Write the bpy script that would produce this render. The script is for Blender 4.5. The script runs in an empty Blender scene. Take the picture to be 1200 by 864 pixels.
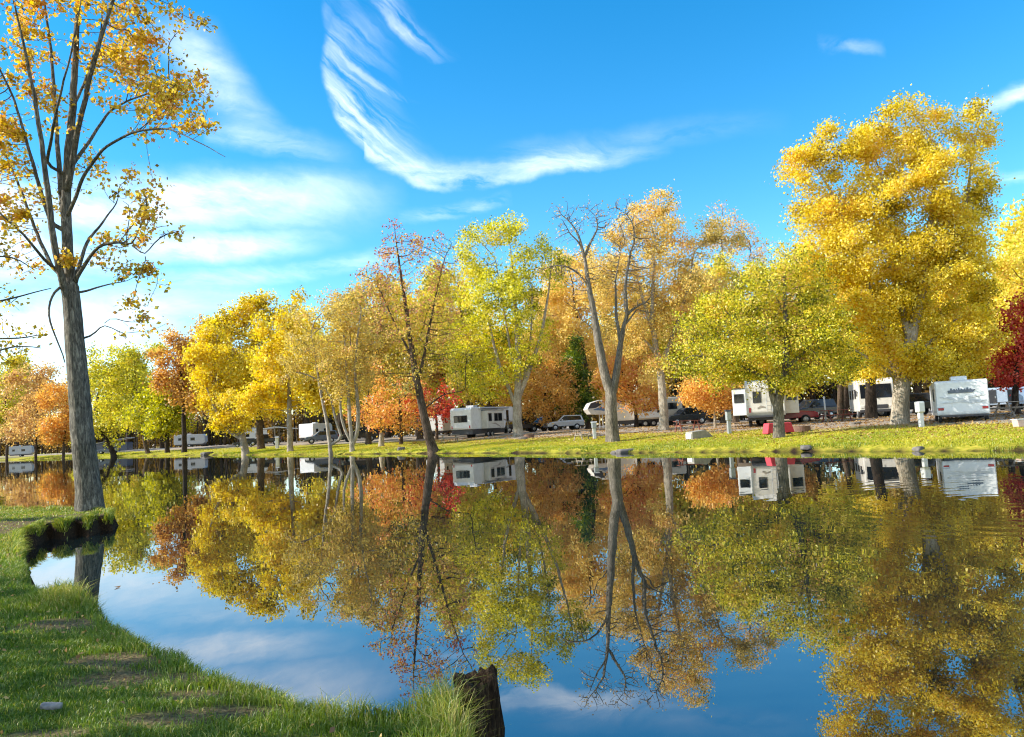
import bpy, bmesh, math, random
import numpy as np
from mathutils import Vector, Matrix
RS = np.random.RandomState
random.seed(3)
PI = math.pi
SC = bpy.context.scene
COL = SC.collection
WATER_IOR = 3.4
EXPOSURE = 0.95

# ------------------------------------------------------------------ camera model
W0, H0, F = 1200.0, 864.0, 906.0
ROLL, PITCH, CAMZ = math.atan(.052), math.radians(4.39), 1.65
cr, sr, cp, sp = math.cos(ROLL), math.sin(ROLL), math.cos(PITCH), math.sin(PITCH)
def ray(px, py):
    u, v = (px - W0/2)/F, (H0/2 - py)/F
    a, b = u*cr + v*sr, -u*sr + v*cr
    return a, cp - b*sp, sp + b*cp
def at(px, py, Y):                       # point of the sight line at world depth Y
    x, y, z = ray(px, py)
    k = Y/y
    return np.array([x*k, Y, CAMZ + z*k])
def gp(px, py, z):                       # point of the sight line at height z
    x, y, dz = ray(px, py)
    k = (z - CAMZ)/dz
    return np.array([x*k, y*k])
cam_d = bpy.data.cameras.new('camera'); cam = bpy.data.objects.new('camera', cam_d); COL.objects.link(cam)
cam_d.sensor_width = 36; cam_d.lens = F/W0*36; cam_d.clip_start = .05; cam_d.clip_end = 5000
Rr = Vector((1, 0, 0)); Uu = Vector((0, -sp, cp)); Ff = Vector((0, cp, sp))
cx_, cy_ = cr*Rr - sr*Uu, sr*Rr + cr*Uu
M = Matrix((cx_, cy_, -Ff)).transposed().to_4x4(); M.translation = (0, 0, CAMZ)
cam.matrix_world = M
SC.camera = cam

# ------------------------------------------------------------------ pond outline and terrain height
far_px = [(-260, 300), (-120, 260), (0, 215), (80, 185), (150, 150), (230, 116), (300, 92), (400, 73), (505, 60), (565, 54),
          (700, 43), (800, 38.5), (930, 33.5), (1050, 29.5), (1130, 27.5), (1200, 26), (1330, 24)]
far = [ (at(px, 500, d)[0], d) for px, d in far_px ]
far += [(30, 23), (40, 14), (44, 2), (30, -5)]
near = [(14, -4), (5, -2.5), (1.6, -.6), (.35, 1.2), (-.06, 2.6)]
for q in [(560, 900, .05), (560, 840, .1), (556, 800, .28), (548, 786, .33), (532, 794, .33), (512, 802, .31), (492, 808, .31), (470, 803, .33), (440, 804, .33), (410, 811, .31), (385, 806, .31), (350, 790, .31), (300, 782, .31), (262, 768, .30), (222, 752, .30), (200, 746, .30), (178, 738, .30),
          (150, 722, .30), (126, 706, .30), (121, 694, .32), (100, 683, .33), (66, 678, .33), (41, 675, .32), (33, 654, .12), (29, 641, .02), (44, 640, 0), (58, 631, 0), (76, 634, 0), (92, 626, 0), (103, 630, 0), (118, 622, 0), (133, 622, 0), (137, 606, .18),
          (128, 599, .3), (60, 596, .3), (0, 597, .3), (-80, 600, .3), (-200, 606, .3)]:
    near.append(tuple(gp(*q)))
near += [(-24, 22), (-34, 34), (-60, 60), (-120, 130)]
POND = np.array(near[::-1] + far[::1][::-1]) if False else np.array(far + near)
NF = len(far)
A_ = POND; B_ = np.roll(POND, -1, 0)
def pond_sd(P):
    P = np.asarray(P, float).reshape(-1, 2)
    dfar = np.full(len(P), 1e9); dnear = np.full(len(P), 1e9); ins = np.zeros(len(P), bool)
    for i in range(len(A_)):
        a, b = A_[i], B_[i]; ab = b - a
        h = np.clip(((P - a) @ ab)/(ab @ ab), 0, 1)
        d = np.hypot(*(P - a - h[:, None]*ab).T)
        if i < NF - 1: dfar = np.minimum(dfar, d)
        else: dnear = np.minimum(dnear, d)
        c = ((a[1] > P[:, 1]) != (b[1] > P[:, 1]))
        with np.errstate(divide='ignore', invalid='ignore'):
            xi = (b[0]-a[0])*(P[:, 1]-a[1])/(b[1]-a[1]) + a[0]
        ins ^= c & (P[:, 0] < xi)
    return ins, dfar, dnear
def sst(x, a, b):
    t = np.clip((x-a)/(b-a), 0, 1); return t*t*(3-2*t)
def wob(x, y, s, k=0):                   # cheap smooth noise -1..1
    return (np.sin(x*s*1.0+1.3+k)*np.cos(y*s*1.27-.7*k) + np.sin(x*s*2.13-y*s*1.71+2.1+k)*.6 + np.sin(y*s*3.3+x*s*2.7+k*1.7)*.4)/2
def height(P, full=False):
    P = np.asarray(P, float).reshape(-1, 2)
    ins, df, dn = pond_sd(P)
    x, y = P.T
    d = np.minimum(df, dn)
    hn = (.21 + .07*sst(y, 12, 14.5))*sst(dn + .05*wob(x, y, 4) + np.where(y > 12, .07*wob(x, y, 2.3, 2) + .03*wob(x, y, 7.7, 1), 0), -.04, .13) + .035*np.minimum(dn, 5) + .025*wob(x, y, 1.7)*sst(dn, .1, .8) + .012*wob(x, y, 6)*sst(dn, .1, .5)
    d2 = df + .45*wob(x, y, .8)
    hf = .22*sst(d2, 0, 1.0) + .045*np.minimum(df, 21) + .11*wob(x, y, .4)*sst(df, .5, 3)
    hf = np.maximum(hf, .02*df)
    hf = np.minimum(hf, 1.16)
    wn = df**2/(df**2+dn**2+1e-9)
    h = hn*wn + hf*(1-wn)
    h = np.where(ins, -np.minimum(1.2, .04+.9*d), h)
    if full: return h, ins, df, dn
    return h
def gz(x, y): return float(height([(x, y)])[0])
def base(px, Y, dz=0.):                  # ground point seen in column px at depth Y
    z = 0.8
    for _ in range(4):
        # row whose sight line has this height at that depth
        y_h = 496 - .052*(px-708)
        py = y_h + F*(CAMZ - z)/Y
        p = at(px, py, Y); z = gz(p[0], p[1])
    return np.array([p[0], Y, z + dz])

# ------------------------------------------------------------------ object helpers
def tag(o, label=None, cat=None, group=None, kind=None):
    if label: o['label'] = label
    if cat: o['category'] = cat
    if group: o['group'] = group
    if kind: o['kind'] = kind
    return o
def thing(name, label, cat, loc, rz=0, group=None):
    o = bpy.data.objects.new(name, None); COL.objects.link(o); o.empty_display_size = .2
    o.location = loc; o.rotation_euler = (0, 0, rz)
    return tag(o, label, cat, group)
def link(name, me, m, parent=None):
    o = bpy.data.objects.new(name, me); COL.objects.link(o)
    if m is not None and not me.materials: me.materials.append(m)
    if parent: o.parent = parent
    return o
def npmesh(name, V, Q, attr=None, smooth=False, T=None):
    V = np.asarray(V, np.float32); me = bpy.data.meshes.new(name)
    Q = np.asarray(Q, np.int32).reshape(-1, 4); nq = len(Q)
    nt_ = 0 if T is None else len(T)
    me.vertices.add(len(V)); me.vertices.foreach_set('co', V.ravel())
    loops = Q.ravel() if nt_ == 0 else np.concatenate([Q.ravel(), np.asarray(T, np.int32).ravel()])
    me.loops.add(len(loops)); me.loops.foreach_set('vertex_index', loops)
    me.polygons.add(nq+nt_)
    st = np.arange(nq)*4
    if nt_: st = np.concatenate([st, nq*4 + np.arange(nt_)*3])
    me.polygons.foreach_set('loop_start', st.astype(np.int32))
    if smooth: me.polygons.foreach_set('use_smooth', np.ones(nq+nt_, bool))
    if attr is not None:
        for k, a in attr.items():
            at_ = me.attributes.new(k, 'FLOAT', 'POINT'); at_.data.foreach_set('value', np.asarray(a, np.float32))
    me.update(calc_edges=True)
    return me
class MB:
    """collects boxes, prisms, cylinders and tubes into one mesh"""
    def __init__(s): s.bm = bmesh.new()
    def box(s, x0, x1, y0, y1, z0, z1, bev=0):
        vs = [s.bm.verts.new((x, y, z)) for x in (x0, x1) for y in (y0, y1) for z in (z0, z1)]
        fs = [s.bm.faces.new([vs[i] for i in f]) for f in ((0,1,3,2),(4,6,7,5),(0,4,5,1),(2,3,7,6),(0,2,6,4),(1,5,7,3))]
        if bev: bmesh.ops.bevel(s.bm, geom=list({e for f in fs for e in f.edges}), offset=bev, segments=2, affect='EDGES', profile=.5)
        return s
    def prism(s, pts, y0, y1, bev=0, taper=None):
        """polygon in xz extruded along y; taper(x,z) scales the half width"""
        def yy(y, p):
            if taper is None: return y
            c = (y0+y1)/2; return c + (y-c)*taper(*p)
        a = [s.bm.verts.new((p[0], yy(y0, p), p[1])) for p in pts]
        b = [s.bm.verts.new((p[0], yy(y1, p), p[1])) for p in pts]
        fs = [s.bm.faces.new(a[::-1]), s.bm.faces.new(b)]
        n = len(pts)
        for i in range(n): fs.append(s.bm.faces.new((a[i], a[(i+1) % n], b[(i+1) % n], b[i])))
        bmesh.ops.recalc_face_normals(s.bm, faces=fs)
        if bev: bmesh.ops.bevel(s.bm, geom=list({e for f in fs for e in f.edges}), offset=bev, segments=2, affect='EDGES', profile=.5)
        return s
    def tube(s, pts, r, n=8, cap=True):
        pts = [Vector(p) for p in pts]; rs = r if isinstance(r, (list, tuple)) else [r]*len(pts)
        rings = []
        for i, p in enumerate(pts):
            d = (pts[min(i+1, len(pts)-1)] - pts[max(i-1, 0)]).normalized()
            u = d.orthogonal().normalized() if i == 0 else (u - d*u.dot(d)).normalized()
            v = d.cross(u)
            rings.append([s.bm.verts.new(p + rs[i]*(math.cos(t)*u + math.sin(t)*v)) for t in [2*PI*k/n for k in range(n)]])
        for a, b in zip(rings, rings[1:]):
            for k in range(n): s.bm.faces.new((a[k], a[(k+1) % n], b[(k+1) % n], b[k]))
        if cap: s.bm.faces.new(rings[0][::-1]); s.bm.faces.new(rings[-1])
        return s
    def build(s, name, m, parent=None, smooth=False, loc=None):
        me = bpy.data.meshes.new(name); s.bm.to_mesh(me); s.bm.free()
        if smooth:
            for p in me.polygons: p.use_smooth = True
        o = link(name, me, m, parent)
        if loc is not None: o.location = loc
        return o

# ------------------------------------------------------------------ materials
def srgb(r, g, b):
    f = lambda c: (c/255/12.92 if c <= 10 else ((c/255+.055)/1.055)**2.4)
    return (f(r), f(g), f(b), 1)
def newmat(name):
    m = bpy.data.materials.new(name); m.use_nodes = True
    return m, m.node_tree, m.node_tree.nodes['Principled BSDF'], m.node_tree.nodes['Material Output']
def N(nt, t, **kw):
    n = nt.nodes.new(t)
    for k, v in kw.items():
        if k in ('ins',):
            for i, x in v.items(): n.inputs[i].default_value = x
        else: setattr(n, k, v)
    return n
def ramp(nt, stops):
    n = nt.nodes.new('ShaderNodeValToRGB'); e = n.color_ramp.elements
    while len(e) < len(stops): e.new(.5)
    for k, (p, c) in zip(e, stops): k.position = p; k.color = c
    return n
def plain(name, col, rough=.5, metal=0, var=.12, scale=6, bump=0, dirt=0):
    m, nt, b, out = newmat(name)
    tc = N(nt, 'ShaderNodeTexCoord'); nz = N(nt, 'ShaderNodeTexNoise', ins={'Scale': scale, 'Detail': 5})
    nt.links.new(tc.outputs['Object'], nz.inputs['Vector'])
    c = Vector(col[:3]); lo = c*(1-var); hi = c*(1+var)
    r = ramp(nt, [(.3, (*lo, 1)), (.7, (*hi, 1))]); nt.links.new(nz.outputs[0], r.inputs[0])
    src = r.outputs[0]
    if dirt:
        n2 = N(nt, 'ShaderNodeTexNoise', ins={'Scale': 1.7, 'Detail': 7, 'Roughness': .7}); nt.links.new(tc.outputs['Object'], n2.inputs['Vector'])
        mr = N(nt, 'ShaderNodeMapRange', ins={1: .52, 2: .75, 3: 0, 4: dirt}); nt.links.new(n2.outputs[0], mr.inputs[0])
        mx = N(nt, 'ShaderNodeMix', data_type='RGBA'); nt.links.new(mr.outputs[0], mx.inputs[0]); nt.links.new(src, mx.inputs[6]); mx.inputs[7].default_value = (.16, .13, .09, 1)
        src = mx.outputs[2]
    nt.links.new(src, b.inputs['Base Color'])
    b.inputs['Roughness'].default_value = rough; b.inputs['Metallic'].default_value = metal
    if bump:
        bp = N(nt, 'ShaderNodeBump', ins={'Strength': bump, 'Distance': .02}); nt.links.new(nz.outputs[0], bp.inputs['Height']); nt.links.new(bp.outputs[0], b.inputs['Normal'])
    return m
def leafmat(name, cols, trans=.5):
    """colour of each leaf runs along a ramp by its own 'tint' value; light passes through the blade"""
    m, nt, b, out = newmat(name); nt.nodes.remove(b)
    a = N(nt, 'ShaderNodeAttribute', attribute_name='tint')
    n = len(cols); r = ramp(nt, [(i/(n-1), srgb(*c)) for i, c in enumerate(cols)])
    nt.links.new(a.outputs['Fac'], r.inputs[0])
    d = N(nt, 'ShaderNodeBsdfDiffuse'); t = N(nt, 'ShaderNodeBsdfTranslucent'); g = N(nt, 'ShaderNodeBsdfGlossy', ins={'Roughness': .45})
    hs = N(nt, 'ShaderNodeHueSaturation', ins={'Saturation': 1.06, 'Value': 1.0})
    nt.links.new(r.outputs[0], d.inputs[0]); nt.links.new(r.outputs[0], hs.inputs['Color']); nt.links.new(hs.outputs[0], t.inputs[0])
    mx = N(nt, 'ShaderNodeMixShader', ins={0: trans}); nt.links.new(d.outputs[0], mx.inputs[1]); nt.links.new(t.outputs[0], mx.inputs[2])
    m2 = N(nt, 'ShaderNodeMixShader', ins={0: .04}); nt.links.new(mx.outputs[0], m2.inputs[1]); nt.links.new(g.outputs[0], m2.inputs[2])
    nt.links.new(m2.outputs[0], out.inputs['Surface'])
    return m
def barkmat(name, lo, mid, hi, sc=5):
    m, nt, b, out = newmat(name)
    tc = N(nt, 'ShaderNodeTexCoord'); mp = N(nt, 'ShaderNodeMapping', ins={'Scale': (sc*2.2, sc*2.2, sc*.45)})
    nt.links.new(tc.outputs['Object'], mp.inputs[0])
    n1 = N(nt, 'ShaderNodeTexNoise', ins={'Scale': 1.6, 'Detail': 8, 'Roughness': .68, 'Distortion': .6}); nt.links.new(mp.outputs[0], n1.inputs['Vector'])
    n2 = N(nt, 'ShaderNodeTexNoise', ins={'Scale': 1.1, 'Detail': 4}); nt.links.new(tc.outputs['Object'], n2.inputs['Vector'])
    r = ramp(nt, [(.32, srgb(*lo)), (.5, srgb(*mid)), (.66, srgb(*hi))]); nt.links.new(n1.outputs[0], r.inputs[0])
    mx = N(nt, 'ShaderNodeMix', data_type='RGBA', blend_type='MULTIPLY'); r2 = ramp(nt, [(.35, (.55, .55, .5, 1)), (.65, (1, 1, 1, 1))])
    nt.links.new(n2.outputs[0], r2.inputs[0]); mx.inputs[0].default_value = .8
    nt.links.new(r.outputs[0], mx.inputs[6]); nt.links.new(r2.outputs[0], mx.inputs[7]); nt.links.new(mx.outputs[2], b.inputs['Base Color'])
    b.inputs['Roughness'].default_value = .95; b.inputs['Specular IOR Level'].default_value = .15
    bp = N(nt, 'ShaderNodeBump', ins={'Strength': 1.0, 'Distance': .06}); nt.links.new(n1.outputs[0], bp.inputs['Height']); nt.links.new(bp.outputs[0], b.inputs['Normal'])
    return m
LEAF = {
 'gold':  leafmat('gold_leaf',  [(150, 132, 30), (230, 200, 42), (254, 224, 54), (255, 238, 100), (250, 204, 96)]),
 'amber': leafmat('amber_leaf', [(116, 86, 34), (200, 164, 46), (236, 200, 62), (248, 218, 94), (220, 156, 82)]),
 'lime':  leafmat('lime_leaf',  [(116, 124, 30), (200, 194, 42), (242, 228, 56), (255, 240, 96), (248, 210, 96)]),
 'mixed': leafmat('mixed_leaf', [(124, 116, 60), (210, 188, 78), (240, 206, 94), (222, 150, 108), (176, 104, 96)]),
 'yellow':leafmat('yellow_leaf',[(136, 136, 44), (208, 200, 62), (242, 226, 78), (252, 222, 104), (240, 194, 104)]),
 'green': leafmat('green_leaf', [(56, 84, 26), (104, 132, 34), (164, 176, 46), (206, 204, 66), (226, 200, 86)]),
 'orange':leafmat('orange_leaf',[(150, 104, 54), (222, 166, 78), (248, 192, 96), (252, 212, 112), (236, 152, 100)]),
 'rust':  leafmat('rust_leaf',  [(150, 112, 76), (206, 160, 102), (230, 188, 116), (242, 212, 124), (214, 150, 116)]),
 'peach': leafmat('peach_leaf', [(160, 140, 78), (230, 202, 101), (250, 221, 120), (252, 213, 124), (236, 182, 126)]),
 'red':   leafmat('red_leaf',   [(120, 34, 36), (190, 52, 52), (222, 78, 66), (234, 120, 78), (214, 80, 90)]),
 'olive': leafmat('olive_leaf', [(124, 112, 62), (190, 170, 84), (228, 200, 98), (242, 210, 110), (224, 166, 122)]),
 'shade': leafmat('shaded_woodland_leaf', [(60, 52, 26), (100, 82, 34), (140, 106, 44), (170, 136, 58), (100, 104, 40)]),  # shade of the far wood is put into these dark leaf colours
 'litter': leafmat('leaf_litter', [(112, 80, 46), (150, 112, 62), (184, 142, 84), (204, 170, 104), (130, 86, 58)], .2),
}
BARK = {
 'grey':  barkmat('grey_bark',  (70, 64, 56), (128, 118, 104), (172, 160, 142)),
 'pale':  barkmat('pale_bark',  (120, 108, 92), (176, 162, 142), (214, 202, 182)),
 'brown': barkmat('brown_bark', (50, 40, 32), (92, 76, 62), (130, 112, 92)),
 'dark':  barkmat('dark_bark',  (34, 28, 24), (62, 52, 44), (92, 80, 68)),
 'hero':  barkmat('ridged_grey_bark', (52, 50, 46), (112, 106, 96), (166, 158, 142), 7),
}

# ------------------------------------------------------------------ trees
def tubes_mesh(name, pos, par, rad, org, flare=0., seed=0):
    n = len(pos); kids = [[] for _ in range(n)]
    for i, p in enumerate(par):
        if p >= 0: kids[p].append(i)
    V = []; Q = []; off = 0
    stack = [(0, -1)]
    rs = RS(seed)
    while stack:
        s, pa = stack.pop()
        ch = [pa, s] if pa >= 0 else [s]
        c = s
        while kids[c]:
            ks = sorted(kids[c], key=lambda k: -rad[k])
            for k in ks[1:]: stack.append((k, c))
            c = ks[0]; ch.append(c)
        if len(ch) < 2: continue
        P = np.array([pos[k] for k in ch]); R = np.array([rad[k] for k in ch])
        if pa >= 0: R[0] = min(R[0], R[1]*1.15)
        if len(P) > 3:
            P[1:-1] = P[1:-1]*.5 + (P[:-2] + P[2:])*.25
        r0 = R.max(); ns = 14 if r0 > .25 else 10 if r0 > .09 else 6 if r0 > .035 else 4 if r0 > .015 else 3
        D = np.gradient(P, axis=0); D /= np.linalg.norm(D, axis=1)[:, None] + 1e-9
        u = np.cross(D[0], (0.3, 1, .2)); u /= np.linalg.norm(u)
        th = np.arange(ns)*2*PI/ns
        lob = 1 + (.07*np.sin(3*th+rs.rand()*6) + .05*np.sin(5*th+rs.rand()*6) if ns >= 10 else 0)
        for i in range(len(P)):
            u = u - D[i]*(u @ D[i]); u /= np.linalg.norm(u) + 1e-9
            v = np.cross(D[i], u)
            rr = R[i]*(lob if np.ndim(lob) else np.ones(ns))
            if flare and pa < 0:
                hgt = P[i][2] - P[0][2]
                rr = rr*(1 + flare*math.exp(-hgt/.35)*(1 + .45*np.sin(4*th + 1.1) + .25*np.sin(7*th)))
            V.append(P[i] + rr[:, None]*(np.cos(th)[:, None]*u + np.sin(th)[:, None]*v))
        for i in range(len(P)-1):
            a = off + i*ns + np.arange(ns); b = off + i*ns + (np.arange(ns)+1) % ns
            Q.append(np.stack([a, b, b+ns, a+ns], 1))
        off += ns*len(P)
    V = np.concatenate(V) - org; Q = np.concatenate(Q)
    return npmesh(name, V, Q, smooth=True)

KITE = np.array([(0, 0, 0), (-.36, .42, .08), (0, 1, -.05), (.36, .42, .08)])
def leaf_arrays(C, size, rs, tint, up=.35, droop=0.):
    """one folded blade per centre"""
    n = len(C)
    nrm = rs.normal(size=(n, 3)); nrm[:, 2] = nrm[:, 2] + up; nrm /= np.linalg.norm(nrm, axis=1)[:, None]
    d = rs.normal(size=(n, 3)); d[:, 2] -= droop; d -= nrm*np.sum(d*nrm, 1)[:, None]; d /= np.linalg.norm(d, axis=1)[:, None] + 1e-9
    s = np.cross(d, nrm)
    L = size*(.65 + .7*rs.rand(n))
    V = C[:, None, :] + L[:, None, None]*(KITE[None, :, 0:1]*s[:, None] + (KITE[None, :, 1:2]-.5)*d[:, None] + KITE[None, :, 2:3]*nrm[:, None])
    Q = np.arange(4*n).reshape(n, 4)
    return V.reshape(-1, 3), Q, np.repeat(tint, 4)

def grow(polys, attr, step, infl=None, kill=None, rs=None, maxn=2600, trop=.08):
    """limbs given as poly-lines, then branches that grow towards the attraction points"""
    pos = []; par = []; spec = []
    for k, (pl, r0, r1) in enumerate(polys):
        pl = np.asarray(pl)
        seg = np.linalg.norm(np.diff(pl, axis=0), axis=1); L = np.concatenate([[0], np.cumsum(seg)])
        m = max(2, int(L[-1]/(step*.8)) + 1); t = np.linspace(0, L[-1], m)
        P = np.stack([np.interp(t, L, pl[:, j]) for j in range(3)], 1)
        if len(P) > 4:
            for _ in range(2): P[1:-1] = P[1:-1]*.5 + (P[:-2]+P[2:])*.25
            P[1:-1] += rs.normal(size=(len(P)-2, 3))*step*.05
        R = np.linspace(r0, r1, m)
        if k == 0: pos += list(P); par += [-1] + list(range(m-1)); spec += list(R)
        else:
            j = int(np.argmin(np.linalg.norm(np.array(pos) - P[0], axis=1)))
            b = len(pos)
            pos += list(P[1:]); par += [j] + list(range(b, b+m-2)); spec += list(R[1:])
    n0 = len(pos)
    if len(attr):
        A = np.asarray(attr); kill = kill or step*1.1
        best = np.full(len(A), 1e9); bi = np.zeros(len(A), int); alive = np.ones(len(A), bool)
        new = list(range(n0)); cnt = {}
        for it in range(140):
            for j in new:
                d = np.linalg.norm(A - pos[j], axis=1)
                w = d < best; best[w] = d[w]; bi[w] = j
            alive &= best > kill
            if not alive.any() or len(pos) > maxn: break
            idx = np.where(alive & (best < (infl or 1e9)))[0]
            if len(idx) == 0: break
            new = []
            P_ = np.array(pos)
            D = A[idx] - P_[bi[idx]]; D /= np.linalg.norm(D, axis=1)[:, None]
            order = np.argsort(bi[idx]); ids = bi[idx][order]; D = D[order]
            ub, st = np.unique(ids, return_index=True); st = list(st) + [len(ids)]
            for q, j in enumerate(ub):
                if cnt.get(j, 0) > 3: continue
                d = D[st[q]:st[q+1]].mean(0) + np.array((0, 0, trop)) + rs.normal(size=3)*.16
                d /= np.linalg.norm(d) + 1e-9
                cnt[j] = cnt.get(j, 0) + 1
                pos.append(pos[j] + d*step); par.append(int(j)); spec.append(0); new.append(len(pos)-1)
            if not new: break
    return np.array(pos), par, np.array(spec), n0

def blob_points(c, r, n, rs, clump=.2, k=None):
    k = k or max(4, n//9)
    u = rs.normal(size=(k, 3)); u /= np.linalg.norm(u, axis=1)[:, None]; u *= (rs.rand(k)**(1/2.6))[:, None]
    cc = c + u*r
    return cc[rs.randint(k, size=n)] + rs.normal(size=(n, 3))*np.asarray(r)*clump

def tree(name, label, px, Y, polys, blobs, leaf, bark='grey', rbase=.3, nl=20000, ls=.14, natt=420, seed=1, step=None, tip=.008, sig=.30,
         up=.35, tshift=0., tvar=.3, flare=.35, group='trees along the far bank', trop=.08, b0=None, cat='tree', droop=0., depth=.85, grad=.0, maxn=2600, smooth_leaf=3, clump=.2, gap=.7, kill=None):
    rs = RS(seed)
    org = base(px, Y) if b0 is None else np.asarray(b0, float)
    P3 = []
    for k, pl in enumerate(polys):
        pts, r0, r1 = pl
        q = [at(a[0], a[1], Y + (a[2] if len(a) > 2 else 0)) for a in pts]
        if k == 0: q = [org + (0, 0, -.25), org.copy()] + q
        P3.append((q, r0, r1))
    att = []
    tot = sum(b[2]*b[3]*(b[4] if len(b) > 4 else 1) for b in blobs) or 1
    for b in blobs:
        wgt = b[4] if len(b) > 4 else 1; doff = b[5] if len(b) > 5 else 0
        c = at(b[0], b[1], Y + doff); s = (Y+doff)/F
        r = np.array([b[2]*s, max(b[2], b[3]*.7)*s*depth, b[3]*s])
        att.append(blob_points(c, r*.9, max(8, int(natt*b[2]*b[3]*wgt/tot)), rs, clump))
    A = np.concatenate(att) if att else np.zeros((0, 3))
    zmin = org[2] + .6
    if len(A): A = A[A[:, 2] > zmin]
    if step is None: step = max(.25, (A[:, 2].max() - org[2])/34)
    pos, par, spec, n0 = grow(P3, A, step, kill=kill, rs=rs, trop=trop, maxn=maxn)
    n = len(pos)
    tips = np.zeros(n); hk = np.zeros(n, bool)
    for i in range(n-1, -1, -1):
        if not hk[i]: tips[i] = max(tips[i], 1)
        p = par[i]
        if p >= 0: hk[p] = True; tips[p] += tips[i]
    pw = math.log(max(2, tips[0]))/math.log(max(1.5, rbase/tip))
    rad = tip*tips**(1/pw)
    rad = np.where(spec > 0, np.maximum(spec, np.minimum(rad, spec*1.05)), rad)
    root = thing(name, label, cat, org, 0, group)
    link('trunk', tubes_mesh('trunk', pos, par, rad, org, flare, seed), BARK[bark], root)
    if nl:
        tw = np.where((tips <= smooth_leaf) & (np.arange(n) >= n0))[0]
        if len(tw):
            wts = np.exp(gap*rs.normal(size=len(tw)))/np.sqrt(tips[tw]); wts /= wts.sum()
            pick = rs.choice(tw, nl, p=wts)
            Cn = pos[pick] + rs.normal(size=(nl, 3))*sig*np.array((1, 1, .8))
            Cn = Cn[Cn[:, 2] > org[2]+.3]; pick = pick[:len(Cn)]
            zr = (Cn[:, 2]-org[2])/(pos[:, 2].max()-org[2])
            cl = np.sin(Cn[:, 0]*1.7/step*.35 + seed) * np.sin(Cn[:, 1]*1.9/step*.35 + seed*2) * np.sin(Cn[:, 2]*1.5/step*.4 + seed*3)
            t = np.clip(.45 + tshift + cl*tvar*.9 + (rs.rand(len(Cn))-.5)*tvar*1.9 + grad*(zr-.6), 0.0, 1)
            V, Q, tt = leaf_arrays(Cn - org, ls, rs, t, up, droop)
            link('crown', npmesh('crown', V, Q, {'tint': tt}), LEAF[leaf], root)
    return root
def children(o): return [c for c in bpy.data.objects if c.parent == o]
def copy_tree(src, name, label, px, Y, s, rz, leaf, group, off=0., s2=None):
    r = src.copy(); COL.objects.link(r); b = base(px, Y); r.location = b; r.rotation_euler = (0, 0, rz); r.scale = (s, s, s2 or s); tag(r, label, 'tree', group)
    for ch in children(src):
        c = ch.copy(); COL.objects.link(c); c.parent = r
        if ch.name.startswith('crown'):
            c.material_slots[0].link = 'OBJECT'; c.material_slots[0].material = LEAF[leaf]
    return r
# ------------------------------------------------------------------ the trees
# the large trunk on the near spit of land
H = [
 ([(102, 560), (97, 520), (91, 440), (85, 370), (82, 335)], .25, .165),
 ([(82, 338), (80, 300), (77, 250, .1), (78, 200, .2), (84, 140, .3), (88, 70, .3), (92, 0, .3), (96, -80, .3), (98, -200, .2)], .115, .010),
 ([(84, 365), (74, 335, -.2), (64, 290, -.5), (53, 200, -.9), (40, 110, -1.2), (25, 40, -1.5), (8, -30, -1.8)], .085, .012),
 ([(79, 290), (70, 215, .6), (66, 140, 1.0), (60, 60, 1.3), (50, -10, 1.6), (48, -90, 1.8)], .07, .012),
 ([(78, 225), (92, 150, -.4), (108, 80, -.7), (128, 15, -.9), (150, -50, -1.0), (160, -120, -1)], .07, .012),
 ([(82, 250), (98, 205, -.5), (122, 172, -.9), (160, 153, -1.3), (198, 150, -1.7), (232, 166, -2.0), (264, 184, -2.2)], .045, .006),
 ([(80, 200), (105, 165, .6), (130, 128, 1.2), (165, 112, 1.8), (205, 100, 2.2)], .05, .01),
 ([(86, 340), (100, 285, .4), (122, 258, .7), (140, 232, 1.0)], .06, .01),
 ([(86, 332), (112, 290, -.3), (140, 282, -.6), (165, 294, -.9), (178, 312, -1)], .05, .008),
 ([(84, 345), (98, 342, .4), (118, 335, .8), (150, 330, 1.2)], .035, .008),
 ([(90, 400), (104, 396, .2), (116, 388, .4), (128, 372, .5)], .03, .008),
 ([(78, 330), (60, 312, .5), (44, 276, 1.0), (22, 215, 1.4), (0, 165, 1.8), (-30, 110, 2)], .05, .008),
 ([(72, 320), (52, 305, -.6), (28, 275, -1.2), (0, 250, -1.6), (-40, 215, -2)], .04, .008),
 ([(62, 270), (45, 215, .3), (18, 120, .2), (-5, 70, 0), (-30, 20, 0)], .05, .01),
 ([(81, 330), (62, 342, -.4), (56, 360, -.6), (60, 385, -.7), (70, 405, -.6), (76, 425, -.5)], .035, .012),
 ([(84, 130), (100, 95, 1), (118, 40, 1.6), (122, -20, 2)], .04, .01),
 ([(53, 200), (66, 130, -1.4), (84, 60, -1.9), (95, 0, -2)], .04, .01),
]
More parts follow.
